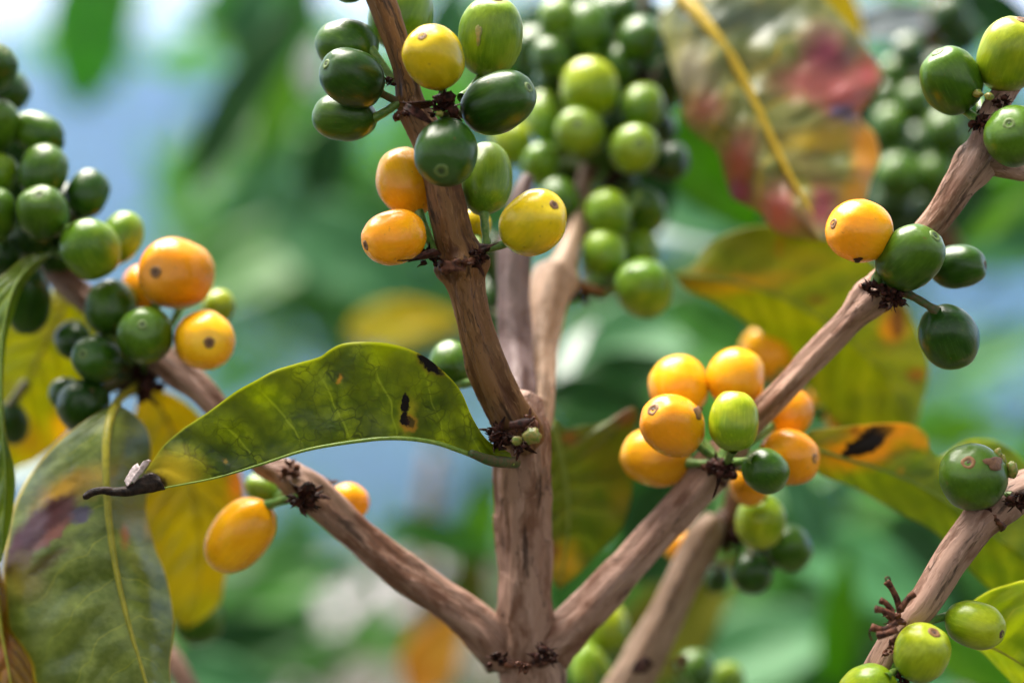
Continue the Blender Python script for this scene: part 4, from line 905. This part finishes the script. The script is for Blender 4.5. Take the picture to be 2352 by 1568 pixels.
BG = [
 (225, 70, 1.6, 380, 200, 75, b_mt, 20, 'second teal blurred leaf between the two white sky gaps'),
 (655, 60, 1.5, 330, 230, 80, b_mt, 20, 'green blurred leaf touching the right side of the round sky gap'),
 (575, 20, 1.6, 260, 200, 20, b_mt, 20, 'green blurred leaf cut by the top edge right of the round sky gap'),
 # x, y, z, length, width, angle, material, tilt, label
 (575, 190, .95, 560, 120, 58, b_dk, 20, 'long dark green blurred leaf hanging slantwise in front of the blue hill'),
 (650, 235, .85, 300, 90, 66, b_br, 30, 'bright green blurred leaf left of the trio of cherries at the upper stem'),
 (205, 45, 1.5, 330, 190, 100, b_mt, 10, 'green blurred leaf between the two white sky gaps at the top left'),
 (590, 30, 1.0, 240, 150, 80, b_te, 25, 'teal blurred leaf right of the round sky gap'),
 (715, 150, .75, 150, 70, 85, b_pl, 20, 'pale grey blurred leaf peeping out left of the dull green cherry'),
 (760, 350, 1.0, 240, 130, 70, b_dk, 20, 'dark green blurred leaf under the trio of cherries'),
 (640, 590, 1.5, 520, 220, 20, b_md, 40, 'mid green blurred leaf mass right of the big orange cherry'),
 (820, 600, 1.4, 460, 220, -30, b_te, 30, 'teal green blurred leaf left of the second node'),
 (600, 480, 1.6, 400, 160, 70, b_te, 30, 'teal blurred leaf over the blue hill above the big orange cherry'),
 (930, 745, .80, 270, 110, 5, b_ye, 20, 'small yellow blurred leaf left of the main stem above the arched leaf'),
 (1640, 400, .60, 340, 190, -52, b_br, 10, 'bright green leaf right of the middle cluster, next to the pink lobed leaf'),
 (1620, 480, .70, 360, 200, -20, b_te, 30, 'teal leaf lying behind the bright green one'),
 (1560, 540, .72, 240, 130, -15, b_gy, 60, 'grey sheened leaf between the middle cluster and the olive leaf tip'),
 (1500, 770, .85, 520, 230, 15, b_te, 40, 'large teal leaf under the lowest cherry of the middle cluster'),
 (1650, 760, .80, 300, 140, -30, b_md, 30, 'green leaf left of the blurred golden cherry'),
 (1320, 815, .66, 170, 110, 60, b_pl, 70, 'pale shining leaf right of the fork of the two rear stems'),  # near-white leaf colour stands in for its sheen
 (1380, 925, .62, 260, 130, -10, b_dk, 20, 'dark green leaf under the pale shining one'),
 (1420, 880, .72, 260, 160, 30, b_dk, 20, 'second dark green leaf under the pale shining one, further right'),
 (1540, 1190, .60, 340, 200, 60, b_dk, 20, 'dark green leaf behind the lower part of the right side branch'),
 (1500, 1130, .70, 300, 200, 90, b_md, 20, 'green leaf between torn leaf and right side branch'),
 (1560, 1420, .66, 420, 200, 50, b_ol, 30, 'olive yellow leaf behind the short brown branch'),
 (1370, 1330, .66, 260, 160, 40, b_md, 30, 'mid green leaf over the foot of the right side branch'),
 (2000, 1330, .80, 420, 230, -20, b_te, 50, 'light teal leaf at the lower right, left of the dry stalk tuft'),
 (1930, 1420, .75, 340, 90, 84, b_br, 10, 'narrow bright green upright leaf left of the dry stalk tuft'),
 (1770, 1490, .85, 420, 240, 20, b_te, 50, 'teal leaf at the bottom edge right of the short brown branch'),
 (1850, 1170, .70, 240, 130, -60, b_te, 40, 'pale teal leaf right of the hanging olive cherry'),
 (2200, 985, .95, 240, 90, 10, b_br, 20, 'bright green blurred leaf above the rub marked cherry'),
 (2140, 1320, .9, 360, 160, -60, b_dk, 20, 'dark green leaf behind the smooth reddish brown branch'),
 (2240, 1530, .6, 260, 110, -30, b_br, 20, 'bright green leaf under the two lime cherries'),
 (2120, 1560, .7, 300, 120, 10, b_te, 30, 'teal leaf at the bottom edge beside the lime cherries'),
 (2280, 470, .75, 300, 140, 30, b_br, 20, 'bright green leaf right of the upper right branch'),
 (2300, 560, .9, 300, 150, -10, b_te, 20, 'teal leaf under the bright green one at the right edge'),
 (2070, 50, .62, 260, 120, 10, b_gd, 40, 'grey blue sheened leaf at the top right beside the narrow sky gap'),
 (1925, 20, .58, 260, 90, -62, b_ye, 10, 'yellow green leaf behind the top of the dying leaf'),
 (2260, 30, .66, 260, 130, -10, b_dk, 10, 'dark leaf at the top right behind the yellow green cherry'),
 (2090, 300, .66, 520, 330, 80, b_dk, 5, 'dark leaf forming the shade behind the far right cluster'),  # dark leaf colour stands in for the shade behind these cherries
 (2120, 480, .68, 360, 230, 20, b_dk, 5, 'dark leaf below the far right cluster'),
 (1400, 130, .58, 460, 330, 10, b_dk, 5, 'dark leaf forming the shade behind the top of the middle cluster'),  # dark backdrop leaf, shade put into its colour
 (1400, 400, .58, 420, 300, 80, b_dk, 5, 'dark leaf forming the shade behind the middle of the middle cluster'),  # shade in the cluster drawn as one more dark leaf
 (1180, 160, .70, 360, 150, 70, b_md, 20, 'mid green leaf between the main stem cherries and the middle cluster'),
 (1030, 60, .80, 240, 110, 80, b_te, 20, 'teal leaf between the yellow cherry and the big pale green one'),
 (1180, 230, .62, 240, 110, 80, b_br, 20, 'bright green leaf right of the glossy side lying cherry'),
 (550, 1500, .95, 380, 190, 20, b_dk, 20, 'dark green blurred leaf near the bottom left of the grey ground'),
 (500, 1560, .8, 300, 120, -10, b_te, 30, 'teal blurred leaf at the bottom edge right of the mottled leaf'),
 (640, 1350, 1.1, 300, 130, 20, b_md, 30, 'green blurred leaf below the golden yellow cherry'),
 (1020, 1240, .80, 280, 80, -20, b_md, 20, 'arching green blurred leaf left of the trunk'),
 (1085, 1330, .82, 240, 70, -75, b_ol, 20, 'olive blurred leaf end hanging beside the trunk'),
 (1000, 1500, .80, 220, 130, 60, b_or, 20, 'orange red blurred leaf left of the trunk foot'),
 (1110, 1200, .9, 160, 90, 60, b_br, 20, 'yellowish green blurred leaf touching the trunk'),
 (60, 1060, .8, 200, 120, 0, b_gy, 40, 'pale teal blurred leaf peeping between the left edge leaves'),
 (1460, 660, .9, 260, 160, 30, b_md, 20, 'green blurred leaf behind the rear forking knot'),
 (1800, 1080, .9, 360, 200, 20, b_md, 40, 'mid green blurred leaf behind the ripe cherries'),
 (2300, 800, 1.4, 300, 120, 20, b_te, 40, 'teal blurred leaf at the right edge below the small dark cherries'),
]
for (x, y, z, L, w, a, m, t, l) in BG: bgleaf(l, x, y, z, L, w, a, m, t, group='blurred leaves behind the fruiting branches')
stm = empty('sapling_stem', P(960, 1500, 1.1)); tag(stm, 'faint tan upright stem blurred far behind, left of the trunk', 'stem')
tube('bark', [(975, 1560, 1.1, 24), (968, 1300, 1.1, 22), (985, 1150, 1.1, 20), (1000, 1040, 1.1, 18)], BARKP, stm, step=14, seg=14, rough=.4)

# masses of far leaves (nobody could count them)
def mass(name, label, spots, mat, seed, lsize=.10):
    rnd = random.Random(seed); V, Fc = [], []
    for (x, y, z, rx, ry, rz, n) in spots:
        for i in range(n):
            zz = z+rnd.uniform(-rz, rz); c = P(x+rnd.gauss(0, .5)*rx, y+rnd.gauss(0, .5)*ry, zz)
            d = Vector((rnd.gauss(0, 1), rnd.gauss(0, 1), rnd.gauss(-.3, .7))).normalized(); s = d.cross(Vector((rnd.gauss(0, .4), rnd.gauss(0, .4), 1))).normalized(); nr = d.cross(s)
            L = lsize*rnd.uniform(.7, 1.3); w = L*.2; o = len(V)
            V += [c, c+d*L*.3+s*w-nr*L*.02, c+d*L*.3-s*w-nr*L*.02, c+d*L*.35+nr*L*.03, c+d*L*.7+s*w*.8, c+d*L*.7-s*w*.8, c+d*L*.7+nr*L*.01, c+d*L-nr*L*.1]
            Fc += [(o, o+1, o+3), (o, o+3, o+2), (o+1, o+4, o+6, o+3), (o+2, o+3, o+6, o+5), (o+4, o+7, o+6), (o+5, o+6, o+7)]
    o = mesh_obj(name, V, Fc, mat, None, loc=P(spots[0][0], spots[0][1], spots[0][2])); return tag(o, label, 'foliage', kind='stuff')
mass('foliage', 'far blurred green coffee foliage filling the space behind the branches',
     [(700, 520, 2.6, 300, 260, .5, 260), (950, 450, 2.4, 260, 300, .5, 220), (620, 100, 2.2, 110, 160, .3, 60), (1200, 100, 2.4, 300, 160, .4, 160), (1700, 750, 2.4, 420, 260, .5, 300), (1500, 1000, 2.2, 260, 200, .4, 160),
      (1950, 1250, 2.2, 420, 240, .5, 260), (2250, 1300, 2.0, 200, 260, .4, 120), (1400, 1350, 2.0, 260, 200, .4, 120), (1750, 1500, 2.0, 420, 150, .4, 200), (560, 1450, 2.2, 220, 160, .4, 110), (1050, 1350, 2.4, 130, 200, .4, 60),
      (1900, 300, 2.4, 500, 360, .5, 360), (200, 60, 2.4, 90, 110, .3, 36), (2280, 440, 2.3, 120, 120, .3, 50), (1050, 740, 2.6, 200, 140, .4, 80)], b_md, 5)
mass('foliage', 'far blurred pale teal foliage behind the green foliage',
     [(760, 640, 3.2, 300, 220, .6, 200), (1550, 850, 3.0, 500, 220, .6, 260), (1900, 1350, 2.8, 500, 220, .5, 220), (700, 1250, 3.4, 300, 120, .6, 90), (560, 330, 3.4, 160, 200, .5, 60), (2200, 850, 3.6, 200, 120, .5, 50)], b_te, 6)  # the teal lies in the leaf colour

# ================================================================== GROUND, HILLS, SKY, LIGHT
def grid_mesh(name, x0, x1, y0, y1, nx, ny, fz, mat):
    V = [(x0+(x1-x0)*i/nx, y0+(y1-y0)*j/ny, fz(x0+(x1-x0)*i/nx, y0+(y1-y0)*j/ny)) for j in range(ny+1) for i in range(nx+1)]
    Fc = [(j*(nx+1)+i, j*(nx+1)+i+1, (j+1)*(nx+1)+i+1, (j+1)*(nx+1)+i) for j in range(ny) for i in range(nx)]
    o = mesh_obj(name, V, Fc, mat); return tag(o, kind='structure')
GM_ = simple('soil', (.02, .022, .012), (.055, .045, .03), 1.8, .9)
grid_mesh('ground', -40, 40, -20, 10.5, 60, 24, lambda x, y: .04*noise.noise(Vector((x*.7, y*.7, 0))), GM_)
PM = simple('path_earth', (.17, .15, .16), (.30, .27, .285), 2.5, .9)
pp = catmull([(-1.2, 4.5), (-.95, 7), (-.75, 8.6), (-.7, 9.9)], 60); V, Fc = [], []
for i, p in enumerate(pp):
    a = pp[max(i-1, 0)]; b = pp[min(i+1, 60)]; t = Vector((b[0]-a[0], b[1]-a[1], 0)).normalized(); n_ = Vector((-t.y, t.x, 0)); ww = .38+.05*p[1]**.9
    for k in range(5):
        q_ = Vector((p[0], p[1], 0))+n_*ww*(k/4-.5)*(1+.2*noise.noise(Vector((i*.4, k, 0)))); V.append((q_.x, q_.y, .06+.02*noise.noise(Vector((q_.x*2, q_.y*2, 0)))))
for i in range(60):
    for k in range(4): Fc.append((i*5+k, i*5+k+1, i*5+k+6, i*5+k+5))
tag(mesh_obj('path', V, Fc, PM), kind='structure')
rnd = random.Random(77); V, Fc = [], []
for i in range(5200):                                             # unseen leaf screen added behind the camera to block sky light
    th = rnd.uniform(-205, 25); R_ = rnd.uniform(1.3, 2.3); c = Vector((R_*math.cos(math.radians(th)), R_*math.sin(math.radians(th))+.2, rnd.uniform(.0, 4.8)))
    d = Vector((rnd.gauss(0, 1), rnd.gauss(0, 1), rnd.gauss(-.4, .6))).normalized(); s_ = d.cross(Vector((rnd.gauss(0, .4), rnd.gauss(0, .4), 1))).normalized(); nr = d.cross(s_)
    L = rnd.uniform(.12, .2); w_ = L*.22; o_ = len(V)
    V += [c, c+d*L*.3+s_*w_, c+d*L*.3-s_*w_, c+d*L*.35+nr*L*.03, c+d*L*.7+s_*w_*.8, c+d*L*.7-s_*w_*.8, c+d*L*.7+nr*L*.01, c+d*L-nr*L*.1]
    Fc += [(o_, o_+1, o_+3), (o_, o_+3, o_+2), (o_+1, o_+4, o_+6, o_+3), (o_+2, o_+3, o_+6, o_+5), (o_+4, o_+7, o_+6), (o_+5, o_+6, o_+7)]
tag(mesh_obj('foliage', V, Fc, b_dk), 'unseen leaf screen added behind the camera to darken the front reflections', 'foliage', kind='stuff')
HM = simple('hill_forest', (.008, .022, .012), (.016, .040, .020), .05, .9)
def sm(t): t = min(1, max(0, t)); return t*t*(3-2*t)
def hz(x, y):                                                     # the slope falls into a valley and climbs the far side
    ridge = 112+14*noise.noise(Vector((x*.006+3, .3, 0)))+5*noise.noise(Vector((x*.03, y*.02, 2)))
    z = -62*sm((y-4)/190)+(62+ridge)*sm((y-210)/420)**1.2
    return z-.12+3.5*noise.noise(Vector((x*.02, y*.02, 5)))*sm((y-30)/90)
grid_mesh('hills', -560, 560, 9.5, 760, 110, 120, hz, HM)

SUN_EL, SUN_AZ = 66, -42           # degrees; azimuth from +Y (the viewing direction), negative = towards the left
w = bpy.data.worlds.new('World'); sc.world = w; w.use_nodes = True
nt = w.node_tree; bgn = nt.nodes['Background']
sky = nt.nodes.new('ShaderNodeTexSky'); sky.sky_type = 'NISHITA'; sky.sun_disc = False
sky.sun_elevation = math.radians(SUN_EL); sky.sun_rotation = math.radians(SUN_AZ); sky.dust_density = 3.0; sky.air_density = 1.0; sky.ozone_density = 1.0
tcw = nt.nodes.new('ShaderNodeTexCoord'); nzw = nt.nodes.new('ShaderNodeTexNoise'); nzw.inputs['Scale'].default_value = 2.2; nzw.inputs['Detail'].default_value = 5
nt.links.new(tcw.outputs['Generated'], nzw.inputs['Vector'])
mr = nt.nodes.new('ShaderNodeMapRange'); mr.inputs[1].default_value = .35; mr.inputs[2].default_value = .6; mr.inputs[3].default_value = .55; mr.inputs[4].default_value = 1.0; nt.links.new(nzw.outputs[0], mr.inputs[0])
mxw = nt.nodes.new('ShaderNodeMix'); mxw.data_type = 'RGBA'; nt.links.new(mr.outputs[0], mxw.inputs[0]); nt.links.new(sky.outputs[0], mxw.inputs[6])
spw = nt.nodes.new('ShaderNodeSeparateXYZ'); nt.links.new(tcw.outputs['Generated'], spw.inputs[0])
m2 = nt.nodes.new('ShaderNodeMapRange'); m2.inputs[1].default_value = .1; m2.inputs[2].default_value = .9; m2.inputs[3].default_value = 11; m2.inputs[4].default_value = 3; nt.links.new(spw.outputs[2], m2.inputs[0])
cmw = nt.nodes.new('ShaderNodeCombineColor'); [nt.links.new(m2.outputs[0], cmw.inputs[i]) for i in range(3)]; nt.links.new(cmw.outputs[0], mxw.inputs[7])   # broken overcast, brightest near the horizon
nt.links.new(mxw.outputs[2], bgn.inputs[0]); bgn.inputs[1].default_value = .05
sl = bpy.data.lights.new('Sun', 'SUN'); sl.energy = 4.8; sl.angle = math.radians(48); sl.color = (1, .94, .84)
so = bpy.data.objects.new('Sun', sl); C.objects.link(so)
el, az = math.radians(SUN_EL), math.radians(SUN_AZ)
sd = Vector((math.sin(az)*math.cos(el), math.cos(az)*math.cos(el), math.sin(el)))
so.rotation_mode = 'QUATERNION'; so.rotation_quaternion = sd.to_track_quat('Z', 'Y'); so.location = (0, 0, 5)

HAZE = True
if HAZE:
    V = [(x, y, z) for x in (-565, 565) for y in (-24, 765) for z in (-75, 128)]
    Fc = [(0, 1, 3, 2), (4, 6, 7, 5), (0, 4, 5, 1), (2, 3, 7, 6), (0, 2, 6, 4), (1, 5, 7, 3)]
    q = N('haze_air'); pv = q.n('ShaderNodeVolumePrincipled', Density=.0007, Anisotropy=.0); pv.inputs['Color'].default_value = (.14, .40, 1, 1)
    q.t.links.new(pv.outputs[0], q.out.inputs[1])
    hz_o = mesh_obj('haze', V, Fc, q.m, smooth=False); tag(hz_o, 'bluish air between the plants and the far hill', 'haze', kind='stuff')

cam = bpy.data.cameras.new('Camera'); co = bpy.data.objects.new('Camera', cam); C.objects.link(co)
co.location = (0, 0, CAMZ); co.rotation_euler = (math.radians(90), 0, 0)
cam.sensor_width = 36; cam.lens = 60; cam.clip_start = .01; cam.clip_end = 2000
cam.dof.use_dof = True; cam.dof.focus_distance = .395; cam.dof.aperture_fstop = 3.9
sc.camera = co
sc.view_settings.view_transform = 'Standard'; sc.view_settings.look = 'None'; sc.view_settings.gamma = 1; sc.view_settings.exposure = 2.12
cy = sc.cycles
cy.use_denoising = True; cy.denoiser = 'OPENIMAGEDENOISE'
cy.max_bounces = 6; cy.diffuse_bounces = 3; cy.glossy_bounces = 3; cy.transmission_bounces = 4; cy.volume_bounces = 0; cy.transparent_max_bounces = 4
cy.caustics_reflective = False; cy.caustics_refractive = False; cy.sample_clamp_indirect = 4
